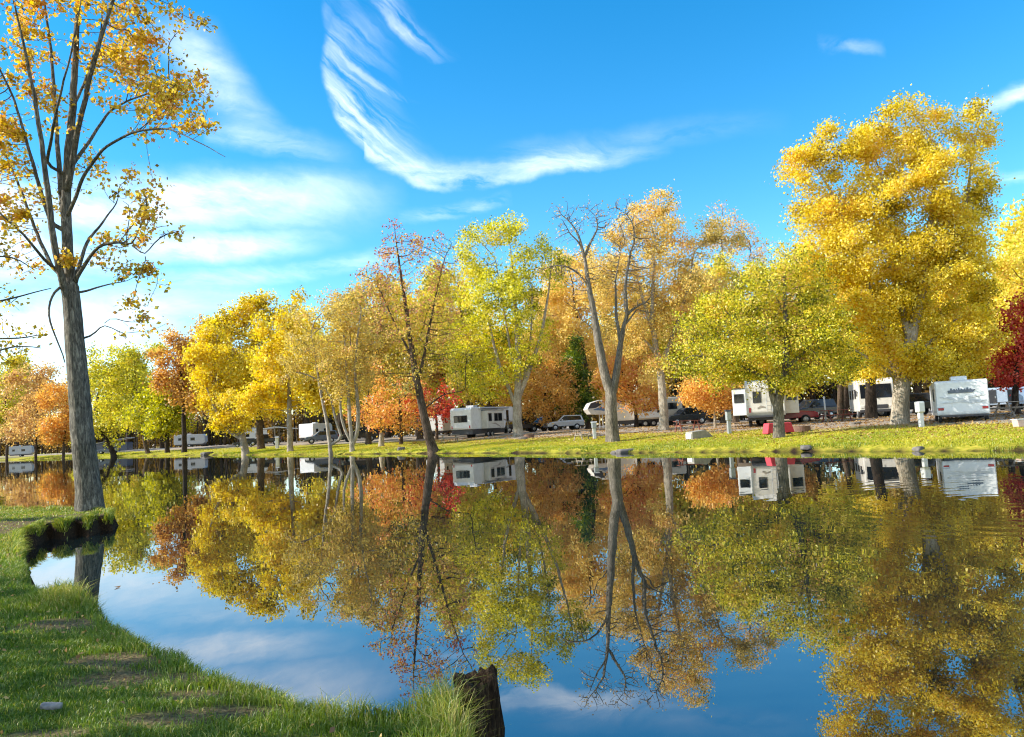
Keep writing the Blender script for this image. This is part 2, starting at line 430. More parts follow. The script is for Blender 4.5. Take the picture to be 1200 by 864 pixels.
tree('shoreline_tree', 'tall grey trunked tree with thin orange yellow leaves standing on the near grassy spit', 106, 17.4, H,
     [(165, 85, 60, 40, 1.5, 1), (190, 118, 45, 28, 1.3, -.5), (215, 30, 30, 14, .5, 1), (150, 20, 60, 26, 1, 0), (80, 12, 40, 30, 1, -.5), (120, -70, 100, 60, 1.1, 0), (20, 30, 36, 60, 1, -1), (55, 138, 32, 28, .9, -.8),
      (15, 235, 40, 40, .7, 0), (60, 230, 30, 40, .5, .8), (132, 210, 40, 24, 1.0, .5), (160, 235, 40, 26, .6, -.5), (20, 310, 34, 20, .35, -1), (90, 312, 26, 26, 1.2, 0), (150, 312, 44, 18, .9, .6), (172, 330, 32, 14, .6, -.6), (155, 378, 46, 20, .9, .3), (222, 138, 34, 30, .9, -1.8), (160, 268, 50, 22, .5, -.4), (205, 275, 26, 20, .35, -1), (230, 110, 26, 22, .6, .4), (-40, 120, 50, 120, .8, 0)],
     'amber', 'hero', .26, nl=18000, ls=.10, natt=1500, gap=1.2, seed=5, step=.19, tip=.0055, sig=.10, tshift=.22, tvar=.45, flare=.5, group=None, trop=.0, droop=.5, depth=1.1, maxn=5200, smooth_leaf=2, clump=.26)
# neighbour just outside the frame whose twigs reach in at the left, and which shades the lawn
tree('shoreline_tree', 'bare twigged tree at the left edge, its thin drooping branches reaching in over the water', -150, 15.5,
     [([(-152, 560), (-156, 450), (-150, 330), (-140, 200), (-150, 60), (-155, -100)], .22, .03),
      ([(-150, 420), (-90, 375), (-30, 358), (10, 352), (34, 344), (60, 338)], .06, .008), ([(-152, 440), (-90, 410), (-30, 396), (18, 397), (52, 392)], .055, .008),
      ([(-152, 455), (-80, 440), (-20, 418), (14, 404), (48, 408)], .05, .008), ([(-148, 380), (-90, 330), (-30, 300), (20, 300), (40, 316)], .05, .008)],
     [(10, 350, 60, 22, 1.6), (20, 395, 50, 22, 1.6), (0, 430, 40, 18, .8), (-60, 250, 80, 70), (-160, 120, 130, 160, 1.2, -1), (-10, 300, 44, 24, .8)], 'amber', 'hero', .28, nl=6500, ls=.085, natt=700, seed=9, step=.22, tip=.005, sig=.12, group=None, trop=0, droop=.6, depth=1.0, maxn=4000, smooth_leaf=2)
FB = 'trees along the far bank'
# ---- far left shore
tree('shoreline_tree', 'yellow green tree at the far left edge of the opposite shore', 8, 205, [([(8, 500), (6, 470)], .34, .14)], [(5, 470, 26, 40), (12, 440, 22, 24)], 'yellow', 'brown', .34, nl=7000, ls=.55, natt=160, seed=21, sig=.9, tshift=-.05)
tree('shoreline_tree', 'rusty brown tree drooping to the water left of the near trunk', 42, 196, [([(42, 510), (44, 480)], .34, .14)], [(42, 470, 34, 50), (40, 505, 34, 24)], 'rust', 'brown', .34, nl=9500, ls=.55, natt=200, seed=22, sig=1.0, droop=.5)
tree('shoreline_tree', 'orange tree half hidden by the near trunk, drooping to the water', 74, 188, [([(76, 510), (78, 470)], .34, .14)], [(74, 470, 26, 46), (66, 505, 24, 22)], 'orange', 'brown', .34, nl=9000, ls=.5, natt=180, seed=23, sig=.9, droop=.5, tshift=.05)
tree('shoreline_tree', 'leaning dark trunk with olive yellow crown just right of the near trunk', 134, 158, [([(130, 524), (120, 508), (112, 480), (118, 450)], .55, .2), ([(120, 508), (150, 470), (165, 440)], .3, .1)], [(125, 470, 36, 50), (150, 490, 40, 30), (120, 440, 26, 26)], 'yellow', 'dark', .42, nl=12000, ls=.46, natt=240, seed=24, sig=.75, tshift=-.1)
tree('shoreline_tree', 'pale yellow green open crowned tree left of the bright green tree', 174, 150, [([(170, 520), (166, 490), (160, 450), (158, 425)], .4, .12)], [(150, 440, 42, 32), (165, 470, 30, 36), (175, 420, 24, 14)], 'yellow', 'brown', .34, nl=11000, ls=.44, natt=260, seed=25, sig=.8, tshift=-.12)
tree('shoreline_tree', 'bright green low tree between the yellow and orange trees at left', 196, 142, [([(196, 520), (195, 490), (193, 470)], .45, .2), ([(196, 505), (208, 480)], .25, .1)], [(195, 475, 33, 30), (180, 492, 28, 16), (212, 490, 22, 18)], 'lime', 'dark', .38, nl=11500, ls=.42, natt=240, seed=26, sig=.7, tshift=-.17)
tree('shoreline_tree', 'burnt orange tree rising beside the tall yellow grove at left', 216, 132, [([(216, 515), (215, 480), (212, 430), (208, 400)], .45, .12)], [(205, 408, 20, 22), (224, 432, 22, 26), (206, 448, 26, 22), (226, 470, 20, 14)], 'orange', 'dark', .34, nl=11500, ls=.40, gap=1.1, clump=.3, natt=340, seed=27, sig=.65, tshift=-.1, tvar=.35)
tree('shoreline_tree', 'yellow tree with two leaning trunks at the left bend of the shore', 288, 97, [([(284, 510), (272, 485), (258, 460), (248, 440)], .42, .15), ([(285, 515), (266, 505), (252, 480), (243, 455)], .26, .1), ([(258, 460), (250, 420), (256, 390)], .2, .08)], [(252, 440, 34, 46), (262, 475, 40, 28), (240, 400, 26, 26), (285, 450, 28, 34)], 'gold', 'pale', .46, nl=16000, ls=.32, natt=330, seed=28, sig=.5, tshift=-.02)
tree('yellow_tree', 'tallest yellow tree of the grove at left, its crown notched against the sky', 306, 112, [([(304, 500), (304, 470), (300, 420), (298, 380)], .5, .12)], [(290, 385, 42, 40), (262, 400, 34, 36), (302, 368, 22, 26), (322, 400, 40, 40), (310, 450, 44, 40), (346, 365, 18, 24)], 'gold', 'brown', .55, nl=26000, ls=.36, natt=480, seed=29, sig=.6, tshift=-.12, tvar=.4)
tree('yellow_tree', 'golden tree with pale straight trunk behind the white left campers', 340, 88, [([(339, 500), (339, 470), (338, 430), (336, 400)], .32, .1)], [(340, 440, 50, 40), (332, 400, 36, 34), (372, 460, 30, 28), (310, 475, 32, 20)], 'gold', 'pale', .35, nl=18000, ls=.30, natt=380, seed=30, sig=.5, tshift=.02)
tree('shoreline_tree', 'sparse grey brown twiggy tree with several thin leaning stems at left centre', 388, 74,
     [([(386, 515), (382, 490), (376, 460), (370, 420), (364, 390)], .20, .05), ([(402, 520), (398, 505), (393, 492), (388, 465), (376, 447), (356, 437), (340, 436)], .16, .04), ([(376, 460), (392, 430), (402, 426), (412, 420)], .1, .04)],
     [(368, 395, 40, 46), (395, 370, 44, 30), (350, 430, 36, 24), (380, 420, 40, 34)], 'olive', 'pale', .3, nl=6500, ls=.2, natt=520, seed=31, step=.5, tip=.012, sig=.3, tshift=.05, maxn=3000)
tree('shoreline_tree', 'clump of upright grey stems with thin pinkish orange leaves at left centre', 413, 73,
     [([(412, 515), (410, 490), (407, 450), (404, 400), (398, 370)], .22, .05), ([(413, 520), (419, 510), (420, 480), (416, 440), (418, 400), (424, 360)], .2, .05), ([(413, 520), (404, 505), (398, 480), (402, 450), (396, 420)], .15, .04)],
     [(410, 390, 40, 46), (400, 440, 44, 40), (425, 430, 30, 40)], 'olive', 'pale', .38, nl=8000, ls=.2, natt=480, seed=32, step=.5, tip=.012, sig=.32, tshift=.1, maxn=3000)
tree('maple_tree', 'low red and orange maple left of the dark leaning trunk', 470, 80, [([(470, 495), (468, 470)], .2, .1)], [(456, 482, 34, 16), (484, 456, 16, 24), (440, 494, 24, 10), (474, 500, 22, 8), (450, 452, 12, 18), (498, 478, 14, 14)], 'orange', 'brown', .25, nl=5200, gap=1.2, ls=.23, natt=240, clump=.36, seed=33, sig=.45, tshift=.25, tvar=.4)
tree('maple_tree', 'small crimson maple close behind the dark leaning trunk', 512, 84, [([(512, 495), (510, 480)], .18, .08)], [(508, 482, 26, 10), (488, 468, 16, 14), (520, 466, 12, 14)], 'red', 'brown', .2, gap=1.2, nl=2600, ls=.24, natt=140, clump=.36, seed=34, sig=.4, tshift=.12)
tree('yellow_tree', 'broad olive gold tree filling the gap behind the dark leaning trunk', 492, 92, [([(492, 495), (492, 460), (480, 410)], .35, .1)], [(450, 430, 44, 42), (500, 410, 48, 50), (540, 440, 34, 40), (470, 365, 44, 44), (430, 385, 36, 44), (505, 345, 34, 34)], 'yellow', 'brown', .4, nl=24000, ls=.28, natt=480, seed=35, sig=.55, tshift=.02, tvar=.4)
tree('shoreline_tree', 'dark leaning trunk on the waterline, sparse mauve leaves at its tall thin top', 508, 60.5,
     [([(505, 520), (500, 503), (494, 475), (487, 440), (481, 400), (474, 350), (468, 310), (462, 265)], .36, .018), ([(490, 450), (500, 400), (510, 350), (520, 305), (530, 285)], .14, .02), ([(484, 420), (465, 385), (450, 350), (442, 330)], .1, .02), ([(496, 480), (520, 462), (545, 458)], .07, .02)],
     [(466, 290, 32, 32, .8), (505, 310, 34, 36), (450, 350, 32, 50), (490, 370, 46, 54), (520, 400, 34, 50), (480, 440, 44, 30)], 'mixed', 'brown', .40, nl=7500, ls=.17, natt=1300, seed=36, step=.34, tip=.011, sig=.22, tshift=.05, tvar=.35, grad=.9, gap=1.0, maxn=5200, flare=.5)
tree('shoreline_tree', 'tall yellow green tree with grey forked trunk beside the white slide out camper', 607, 74,
     [([(606, 490), (606, 470), (608, 440), (606, 390), (602, 330), (598, 290)], .46, .04), ([(605, 478), (596, 455), (584, 425), (574, 385), (566, 345)], .22, .05), ([(607, 468), (618, 440), (632, 400), (642, 350), (646, 310)], .26, .05), ([(607, 450), (598, 410), (588, 350), (580, 300)], .16, .04), ([(613, 450), (622, 400), (624, 340)], .16, .04)],
     [(592, 285, 52, 34), (556, 310, 34, 40), (628, 300, 34, 46), (590, 340, 60, 50), (560, 400, 40, 50), (620, 390, 40, 44, .7), (565, 450, 40, 24), (545, 420, 26, 40), (600, 430, 36, 26, .5)], 'lime', 'pale', .5, nl=30000, ls=.20, gap=.45, natt=900, seed=37, sig=.38, tshift=-.06, tvar=.4, maxn=3600, flare=.22)
tree('maple_tree', 'dense orange maple over the dark pickups, right of the grey forked trunk', 638, 92, [([(638, 490), (638, 465)], .22, .1)], [(640, 455, 34, 36), (655, 470, 26, 22), (622, 470, 26, 20)], 'orange', 'dark', .28, nl=10000, ls=.24, natt=260, clump=.36, seed=38, sig=.4, tshift=-.02)
tree('shade_tree', 'deep green drooping tree between the two orange maples', 672, 96, [([(672, 490), (672, 465)], .25, .1)], [(672, 440, 20, 40), (680, 460, 18, 26), (664, 470, 14, 20)], 'green', 'dark', .3, nl=11000, ls=.26, natt=220, seed=39, sig=.45, tshift=-.2, droop=.8)
tree('maple_tree', 'orange red maple behind the bare forked tree', 746, 76, [([(746, 490), (742, 465)], .22, .1)], [(735, 440, 34, 38), (722, 455, 28, 24), (755, 462, 24, 20)], 'orange', 'dark', .28, nl=10500, ls=.22, natt=280, clump=.36, seed=40, sig=.36, tshift=.25, tvar=.35)
tree('peach_tree', 'wide peach coloured tree behind the bare forked tree', 690, 100, [([(690, 490), (690, 450), (680, 390), (672, 350)], .4, .1)], [(668, 360, 46, 56), (700, 330, 44, 50), (660, 400, 44, 44), (710, 390, 40, 50), (650, 320, 22, 30, .6)], 'peach', 'brown', .45, nl=26000, ls=.28, natt=520, seed=41, sig=.55, tshift=.08)
tree('bare_tree', 'leafless forked tree with thick pale trunk near the middle of the far bank', 718, 51,
     [([(717, 500), (716, 478), (717, 464), (709, 440), (703, 410), (697, 375), (690, 335), (685, 302), (679, 278), (670, 262), (658, 252)], .44, .018), ([(717, 464), (722, 440), (726, 410), (731, 382), (735, 368), (742, 362), (750, 357)], .27, .07), ([(727, 400), (722, 370), (721, 330), (726, 300), (733, 284)], .12, .015), ([(734, 368), (732, 335), (738, 300), (744, 280), (742, 262), (735, 252), (722, 243)], .13, .014),
      ([(685, 302), (692, 284), (701, 268), (699, 254), (689, 245)], .10, .012), ([(690, 335), (676, 318), (660, 311), (644, 312), (634, 318)], .08, .02), ([(685, 302), (680, 285), (668, 275), (662, 262)], .08, .02), ([(731, 382), (742, 370), (746, 362)], .08, .04), ([(700, 395), (690, 380), (682, 376)], .05, .02)],
     [(664, 262, 26, 26, 1), (694, 256, 22, 20, 1), (648, 316, 28, 18, .8), (728, 262, 32, 30, 1), (742, 300, 34, 44, .9), (690, 310, 26, 30, .6), (712, 330, 24, 34, .5), (755, 350, 22, 22, .6), (680, 350, 24, 30, .4)], 'rust', 'grey', .44, nl=700, ls=.13, natt=1700, kill=.24, seed=42, step=.26, tip=.012, sig=.2, flare=.22, group=None, maxn=5000)
tree('shoreline_tree', 'large tan and yellow tree with pale trunk right of the bare forked tree', 778, 60,
     [([(778, 490), (777, 465), (774, 435), (769, 410), (764, 370), (766, 320), (768, 280)], .36, .04), ([(771, 418), (758, 400), (748, 392), (738, 386)], .16, .05), ([(774, 430), (790, 390), (806, 340), (812, 300)], .22, .05), ([(766, 390), (750, 340), (740, 300)], .16, .04)],
     [(775, 265, 46, 36), (740, 270, 36, 34), (720, 330, 34, 44), (770, 320, 56, 46), (815, 290, 34, 42, .8), (800, 350, 50, 40), (760, 390, 50, 36), (735, 400, 36, 36), (850, 275, 34, 36, .3), (770, 430, 40, 22, .7)], 'peach', 'pale', .38, nl=48000, ls=.15, natt=950, seed=43, sig=.32, tshift=-.02, tvar=.45, maxn=3800)
tree('shoreline_tree', 'thin topped twiggy mauve tree between the tan and the tall golden trees', 862, 84, [([(862, 490), (862, 440), (856, 380), (850, 330), (846, 290)], .32, .06), ([(856, 390), (872, 340), (880, 290)], .12, .03)],
     [(850, 270, 34, 34), (875, 300, 28, 44), (845, 330, 36, 40), (880, 360, 30, 40)], 'rust', 'brown', .36, nl=7500, ls=.2, natt=640, seed=44, step=.5, tip=.012, sig=.35, tshift=.25, maxn=3200)
tree('maple_tree', 'small pale stemmed orange maple left of the white twin slide camper', 838, 56, [([(838, 488), (837, 470), (834, 455)], .10, .06)], [(832, 456, 24, 20), (818, 462, 20, 14), (848, 466, 20, 12)], 'orange', 'pale', .11, nl=6500, ls=.16, natt=240, clump=.36, seed=45, sig=.26, tshift=.12, flare=.1)
tree('shoreline_tree', 'wide lime green tree in front of the white twin slide camper', 912, 40.5,
     [([(912, 500), (911, 478), (914, 458), (920, 440), (922, 400), (920, 350), (919, 300)], .28, .04), ([(911, 478), (903, 462), (903, 445), (890, 410), (868, 390)], .17, .04), ([(918, 435), (945, 410), (965, 395)], .12, .03), ([(903, 445), (870, 430), (830, 420)], .1, .03), ([(920, 370), (905, 340), (896, 322)], .08, .02)],
     [(915, 310, 30, 34), (890, 350, 34, 40), (940, 350, 38, 44), (835, 375, 40, 36), (812, 402, 26, 26), (800, 432, 28, 18), (835, 430, 34, 24), (875, 415, 50, 34), (970, 400, 40, 44), (930, 410, 44, 34), (985, 430, 26, 22), (905, 440, 60, 14), (850, 440, 30, 18, .7), (960, 440, 36, 16)], 'lime', 'grey', .33, nl=44000, ls=.118, gap=1.0, clump=.28, natt=1300, seed=46, sig=.28, tshift=-.03, tvar=.6, maxn=3800, flare=.22)
tree('shoreline_tree', 'towering golden yellow tree, tallest on the far bank, at right', 1055, 43,
     [([(1055, 480), (1056, 455), (1062, 420), (1070, 380), (1080, 340), (1088, 290), (1094, 230), (1100, 170)], .45, .04), ([(1056, 450), (1046, 420), (1028, 370), (1010, 310), (985, 250), (965, 210)], .24, .05), ([(1066, 400), (1050, 340), (1040, 270), (1034, 210)], .2, .05), ([(1076, 350), (1110, 300), (1132, 240), (1140, 180)], .2, .05), ([(1060, 430), (1090, 400), (1125, 370)], .14, .04), ([(1054, 445), (1020, 420), (985, 400)], .13, .04)],
     [(955, 190, 42, 36), (940, 215, 30, 30), (1005, 182, 44, 36, 2.2), (1040, 160, 46, 38, 1.6), (1090, 150, 44, 36), (1122, 150, 34, 42), (1145, 190, 28, 34, .8), (975, 250, 52, 44), (1050, 240, 70, 56), (1120, 240, 50, 56), (1010, 310, 66, 50), (1090, 320, 70, 54), (1150, 300, 28, 60, .7), (1030, 380, 66, 40), (1105, 390, 60, 44), (990, 370, 44, 40), (1050, 425, 90, 18), (1140, 390, 32, 40, .6), (958, 285, 40, 44), (945, 245, 32, 34), (1152, 245, 28, 40), (1000, 345, 44, 34), (1075, 200, 44, 40), (1085, 280, 62, 46, 1.8), (1125, 300, 44, 40, 1.3), (1040, 330, 50, 36)],
     'gold', 'pale', .46, nl=155000, ls=.134, natt=1800, seed=47, sig=.32, tshift=.04, tvar=.42, maxn=5200, flare=.22)
tree('maple_tree', 'deep red maple at the right edge behind the white trailer', 1192, 43, [([(1190, 480), (1190, 455), (1192, 420)], .2, .1)], [(1190, 400, 22, 40), (1200, 370, 26, 24), (1184, 440, 22, 16), (1210, 410, 18, 34)], 'red', 'dark', .24, nl=8000, ls=.15, gap=1.0, natt=340, clump=.36, seed=48, sig=.26, tshift=.1)
tree('yellow_tree', 'dull gold tree at the right edge above the red maple', 1214, 58, [([(1214, 480), (1214, 440), (1210, 380), (1205, 320)], .35, .08)], [(1190, 330, 30, 46), (1215, 290, 36, 44), (1175, 390, 28, 46), (1215, 380, 40, 50)], 'yellow', 'brown', .4, nl=17000, ls=.2, natt=420, seed=49, sig=.38, tshift=.12)
tree('yellow_tree', 'yellow tree whose crown fills the gap right of the dark leaning trunk', 548, 98, [([(548, 495), (548, 460), (545, 400)], .35, .1)], [(540, 390, 36, 46), (520, 350, 28, 36), (560, 430, 36, 34), (535, 450, 30, 26), (550, 330, 22, 26)], 'yellow', 'brown', .4, nl=19000, ls=.29, natt=420, seed=50, sig=.55, tshift=.02, tvar=.45)
tree('yellow_tree', 'tan yellow tree showing between the grey forked trunk and the bare forked tree', 652, 108, [([(652, 490), (652, 450), (648, 380)], .38, .1)], [(650, 350, 30, 40), (640, 400, 34, 40), (668, 420, 36, 32), (630, 430, 26, 26), (655, 310, 20, 24)], 'peach', 'brown', .42, nl=18000, ls=.31, natt=400, seed=51, sig=.6, tshift=-.05, tvar=.45)
tree('yellow_tree', 'yellow tree between the tan tree and the wide lime tree', 848, 74, [([(848, 488), (848, 450), (844, 390)], .3, .08)], [(840, 370, 36, 44), (870, 400, 34, 40), (850, 330, 28, 34), (815, 430, 30, 24), (880, 440, 30, 20), (885, 345, 24, 30)], 'yellow', 'brown', .32, nl=20000, ls=.22, natt=420, seed=52, sig=.42, tvar=.45)
tree('yellow_tree', 'green gold tree between the wide lime tree and the towering golden tree', 985, 64, [([(985, 485), (985, 440), (982, 370)], .3, .08)], [(980, 330, 34, 44), (1000, 390, 34, 44), (965, 400, 30, 40), (990, 440, 36, 18), (960, 340, 22, 34)], 'lime', 'brown', .32, nl=20000, ls=.2, natt=420, seed=53, sig=.36, tshift=.1, tvar=.45)
tree('yellow_tree', 'gold tree between the white trailer and the towering golden tree', 1120, 62, [([(1120, 480), (1122, 440), (1125, 380)], .3, .08)], [(1125, 380, 36, 46), (1150, 410, 34, 34), (1095, 420, 36, 26), (1160, 360, 26, 40), (1140, 435, 40, 14)], 'gold', 'dark', .32, nl=20000, ls=.2, natt=420, seed=54, sig=.36, tvar=.45)
tree('yellow_tree', 'tawny tree left of the dark leaning trunk, above the red and orange maple', 432, 88, [([(432, 498), (432, 460), (428, 400)], .32, .08)], [(425, 370, 32, 40), (445, 410, 34, 44), (415, 430, 26, 40), (400, 360, 24, 26), (450, 350, 22, 26)], 'olive', 'brown', .35, nl=15000, ls=.25, natt=420, seed=55, sig=.5, tshift=.06, tvar=.45)
tree('background_tree', 'dark trunked tree directly in front of the motorhome', 1021, 53, [([(1021, 480), (1020, 450), (1022, 410), (1020, 380)], .38, .2)], [(1020, 400, 30, 30), (1005, 420, 22, 18), (1038, 418, 22, 18)], 'gold', 'dark', .4, nl=5000, ls=.17, natt=160, seed=56, sig=.3, flare=.15)
# ---- back rows among the campers: three models, copied
BG = 'trees standing behind the campers'
back = [
 tree('background_tree', 'tan tree filling behind the red and orange maples at left centre', 440, 118, [([(440, 495), (440, 460), (438, 420)], .4, .15)], [(440, 415, 42, 44), (420, 440, 34, 30), (465, 440, 34, 30), (440, 380, 28, 26)], 'olive', 'dark', .45, nl=17000, ls=.40, natt=300, seed=61, sig=.8, group=BG, tshift=.1),
 tree('background_tree', 'amber tree filling behind the grey forked trunk', 575, 112, [([(575, 490), (575, 450), (570, 420)], .4, .15)], [(575, 420, 44, 40), (550, 440, 30, 26), (600, 450, 34, 24), (580, 390, 30, 26)], 'gold', 'dark', .45, nl=17000, ls=.38, natt=300, seed=62, sig=.8, group=BG),
 tree('background_tree', 'rusty open tree in shade behind the white twin slide camper', 880, 92, [([(880, 485), (882, 450), (878, 420)], .32, .12)], [(880, 415, 40, 34), (860, 435, 30, 24), (905, 430, 34, 26)], 'rust', 'dark', .36, nl=13000, ls=.32, natt=260, seed=63, sig=.65, group=BG),
]
for (k, px, Y, s, lf, lab) in [
    (0, 360, 150, 1.25, 'gold', 'golden tree behind the pale straight trunk and left campers'), (1, 400, 140, 1.15, 'yellow', 'yellow tree behind the clump of upright grey stems'), (2, 310, 165, 1.6, 'yellow', 'shaded yellow tree behind the notched tall yellow crown'),
    (1, 240, 190, 1.5, 'rust', 'rust coloured tree behind the two leaning yellow trunks'), (0, 150, 225, 1.45, 'yellow', 'pale tree low behind the bright green tree at left'), (0, 20, 290, 1.8, 'rust', 'brown tree low behind the far left shore'), (1, 95, 280, 1.5, 'olive', 'dull tree low behind the near trunk'), (2, 190, 240, 1.9, 'olive', 'olive tree low behind the burnt orange tree'),
    (0, 525, 125, 1.15, 'rust', 'brown tree in shade left of the slide out camper'), (2, 545, 130, 1.6, 'orange', 'orange tree right above the slide out camper roof'), (1, 620, 125, 1.1, 'yellow', 'yellow tree far behind the dark pickups'), (0, 655, 130, 1.1, 'peach', 'faded peach tree far behind the white off road car'),
    (1, 715, 125, 1.1, 'gold', 'amber tree far behind the bare forked trunk'), (0, 760, 120, 1.1, 'olive', 'olive tree in shade above the long camper'), (2, 800, 105, 1.3, 'yellow', 'yellow tree behind the black parked car'), (1, 832, 118, 1.15, 'peach', 'peach tree behind the small orange maple'),
    (1, 920, 105, 1.0, 'olive', 'olive tree behind the red pickup'), (0, 955, 98, .95, 'rust', 'brown tree behind the dark car'), (2, 990, 88, 1.15, 'olive', 'dim olive tree left of the motorhome'), (1, 1025, 92, .95, 'yellow', 'yellow tree above the motorhome'), (2, 1075, 84, 1.25, 'gold', 'amber tree behind the thick pale trunk at right'),
    (0, 1110, 86, .95, 'yellow', 'yellow tree behind the white trailer roof'), (1, 1150, 84, .85, 'olive', 'olive tree right of the white trailer'), (2, 1185, 80, 1.2, 'gold', 'gold tree behind the blue cargo trailers'), (0, 1230, 85, 1.0, 'yellow', 'yellow tree past the right edge'), (1, 490, 128, 1.1, 'gold', 'gold tree behind the small crimson maple'), (2, 455, 135, 1.5, 'yellow', 'pale tree behind the red and orange maple')]:
    copy_tree(back[k], 'background_tree', lab, px, Y, s, random.random()*6.28, lf, BG, s2=s*(.9+.25*random.random()))
# trees beyond the left edge of the frame that dapple the near lawn with shade
for (X, Yv, lab, sd) in [(-11.5, 2.6, 'open crowned tree left of the lawn, beyond the frame', 71), (-13, 6.4, 'second open crowned tree left of the lawn, beyond the frame', 72)]:
    def pp(x, z, dy=0): return (x, z, dy)
    o_ = np.array([X, Yv, gz(X, Yv)]); r_ = thing('shade_tree', lab, 'tree', o_); rs = RS(sd)
    A = blob_points(o_ + (0, 0, 6.2), np.array([3.0, 3.0, 3.0]), 260, rs, .2)
    ps_, pr_, sp2, n0_ = grow([([o_ + (0, 0, -.2), o_ + (0, 0, 2), o_ + (.2, 0, 5)], .17, .06)], A, .3, rs=rs)
    tp_ = np.full(len(ps_), .02); tp_[:n0_] = sp2[:n0_]
    link('trunk', tubes_mesh('trunk', ps_, pr_, tp_, o_, .2, sd), BARK['grey'], r_)
    k_ = rs.randint(n0_, len(ps_), 3600); C_ = ps_[k_] + rs.normal(size=(3600, 3))*.22
    V, Q, tt = leaf_arrays(C_ - o_, .17, rs, rs.rand(3600)); link('crown', npmesh('crown', V, Q, {'tint': tt}), LEAF['gold'], r_)
# the far wood that closes the view
rs = RS(77)
wl = np.array([at(px, 490, Y)[:2] for px, Y in [(-150, 330), (60, 310), (200, 260), (330, 200), (480, 165), (640, 150), (800, 140), (950, 125), (1080, 112), (1250, 104), (1420, 100)]])
sl = np.concatenate([[0], np.cumsum(np.hypot(*np.diff(wl, axis=0).T))])
t = rs.rand(150000)*sl[-1]
C = np.stack([np.interp(t, sl, wl[:, 0]), np.interp(t, sl, wl[:, 1]), np.zeros(len(t))], 1); C[:, 1] += rs.rand(len(t))*14
C[:, 2] = 1.1 + (8.0 + 2.2*np.sin(t*.31) + 1.6*np.sin(t*.83+1))*(rs.rand(len(t))**.75)
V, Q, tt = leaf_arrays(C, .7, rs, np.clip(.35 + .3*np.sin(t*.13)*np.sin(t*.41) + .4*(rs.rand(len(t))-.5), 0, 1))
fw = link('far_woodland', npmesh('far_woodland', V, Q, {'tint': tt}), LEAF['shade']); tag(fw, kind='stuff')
st_ = MB()
for i in range(190):
    q = rs.rand()*sl[-1]; x = np.interp(q, sl, wl[:, 0]); y = np.interp(q, sl, wl[:, 1]) - rs.rand()*10; r_ = .12 + .16*rs.rand(); lx = rs.normal()*.35
    st_.tube([(x, y, .8), (x+lx*.4, y, 4), (x+lx, y, 9)], [r_, r_*.85, r_*.55], 6, False)
tag(st_.build('far_woodland_stems', BARK['dark'], smooth=True), kind='stuff')
# ------------------------------------------------------------------ the setting: ground, water, grass
def lines(*segs):
    out = [np.arange(a, b, st) for a, b, st in segs]
    return np.unique(np.concatenate(out).round(4))
gx = lines((-900, -140, 60), (-140, -16, 1.5), (-16, 2.5, .07), (2.5, 48, .5), (48, 120, 6), (120, 901, 60))
gy = lines((-80, 0, 6), (0, 2.6, .3), (2.6, 20.6, .075), (20.6, 76, .45), (76, 270, 1.5), (270, 1000, 50))
GX, GY = np.meshgrid(gx, gy); GP = np.stack([GX.ravel(), GY.ravel()], 1)
hz, g_in, g_df, g_dn = height(GP, True)
nx, ny = len(gx), len(gy)
ii = (np.arange(ny-1)[:, None]*nx + np.arange(nx-1)[None, :]).ravel()
# land cover: gravel pads and lanes behind the grass strip, bare soil at the water's edge
farland = (~g_in) & (g_df < g_dn)
wv = wob(GP[:, 0], GP[:, 1], .35)
gravel = np.where(farland, sst(g_df + 1.6*wv, 9.5, 13), 0)
soil_p = np.where(GP[:, 1] > 12.3, .30, .12)
soil = np.where(g_in, 1.0, np.maximum(1 - sst(g_df*.22 + .06*wob(GP[:, 0], GP[:, 1], 1.3, 4), .02, .12), 1 - sst(g_dn, soil_p*.5, soil_p)))
BARE = [(gp(480//2+0, 775, .3), .45, .22), (gp(140, 782, .3), .42, .3), (gp(190, 832, .3), .4, .16), (gp(270, 818, .3), .45, .13), (gp(330, 858, .3), .5, .16), (gp(420, 862, .3), .3, .12), (gp(60, 614, .3), 3.4, 1.5), (gp(110, 604, .3), 1.2, .8), (gp(140, 760, .3), .5, .3), (gp(60, 850, .3), .35, .12), (gp(230, 800, .3), .3, .15), (gp(90, 720, .3), .6, .4)]
def worn_at(P):
    w_ = np.zeros(len(P))
    for c, a, e in BARE: w_ = np.maximum(w_, 1 - sst(np.hypot((P[:, 0]-c[0])/a, (P[:, 1]-c[1])/e) + .25*wob(P[:, 0], P[:, 1], 4, 2), .45, 1.1))
    return w_
worn = worn_at(GP)
nearm = np.where(g_dn < g_df, 1.0, 0.0)
gm = npmesh('ground', np.stack([GP[:, 0], GP[:, 1], hz], 1), np.stack([ii, ii+1, ii+nx+1, ii+nx], 1), {'gravel': gravel, 'soil': soil, 'near': nearm, 'worn': worn}, smooth=True)
m, nt, b, out = newmat('ground_cover')
tc = N(nt, 'ShaderNodeTexCoord')
def noise(scale, det=5, rough=.55, src='Object'):
    n = N(nt, 'ShaderNodeTexNoise', ins={'Scale': scale, 'Detail': det, 'Roughness': rough}); nt.links.new(tc.outputs[src], n.inputs['Vector']); return n
def mixc(f, a, c):
    x = N(nt, 'ShaderNodeMix', data_type='RGBA')
    nt.links.new(f, x.inputs[0])
    for i, s in ((6, a), (7, c)):
        if isinstance(s, tuple): x.inputs[i].default_value = s
        else: nt.links.new(s, x.inputs[i])
    return x.outputs[2]
def attr(nm): return N(nt, 'ShaderNodeAttribute', attribute_name=nm).outputs['Fac']
n_s, n_m, n_l = noise(38), noise(5), noise(.9)
g_near = ramp(nt, [(.3, srgb(50, 66, 24)), (.5, srgb(78, 98, 34)), (.7, srgb(108, 118, 48))]); nt.links.new(n_s.outputs[0], g_near.inputs[0])
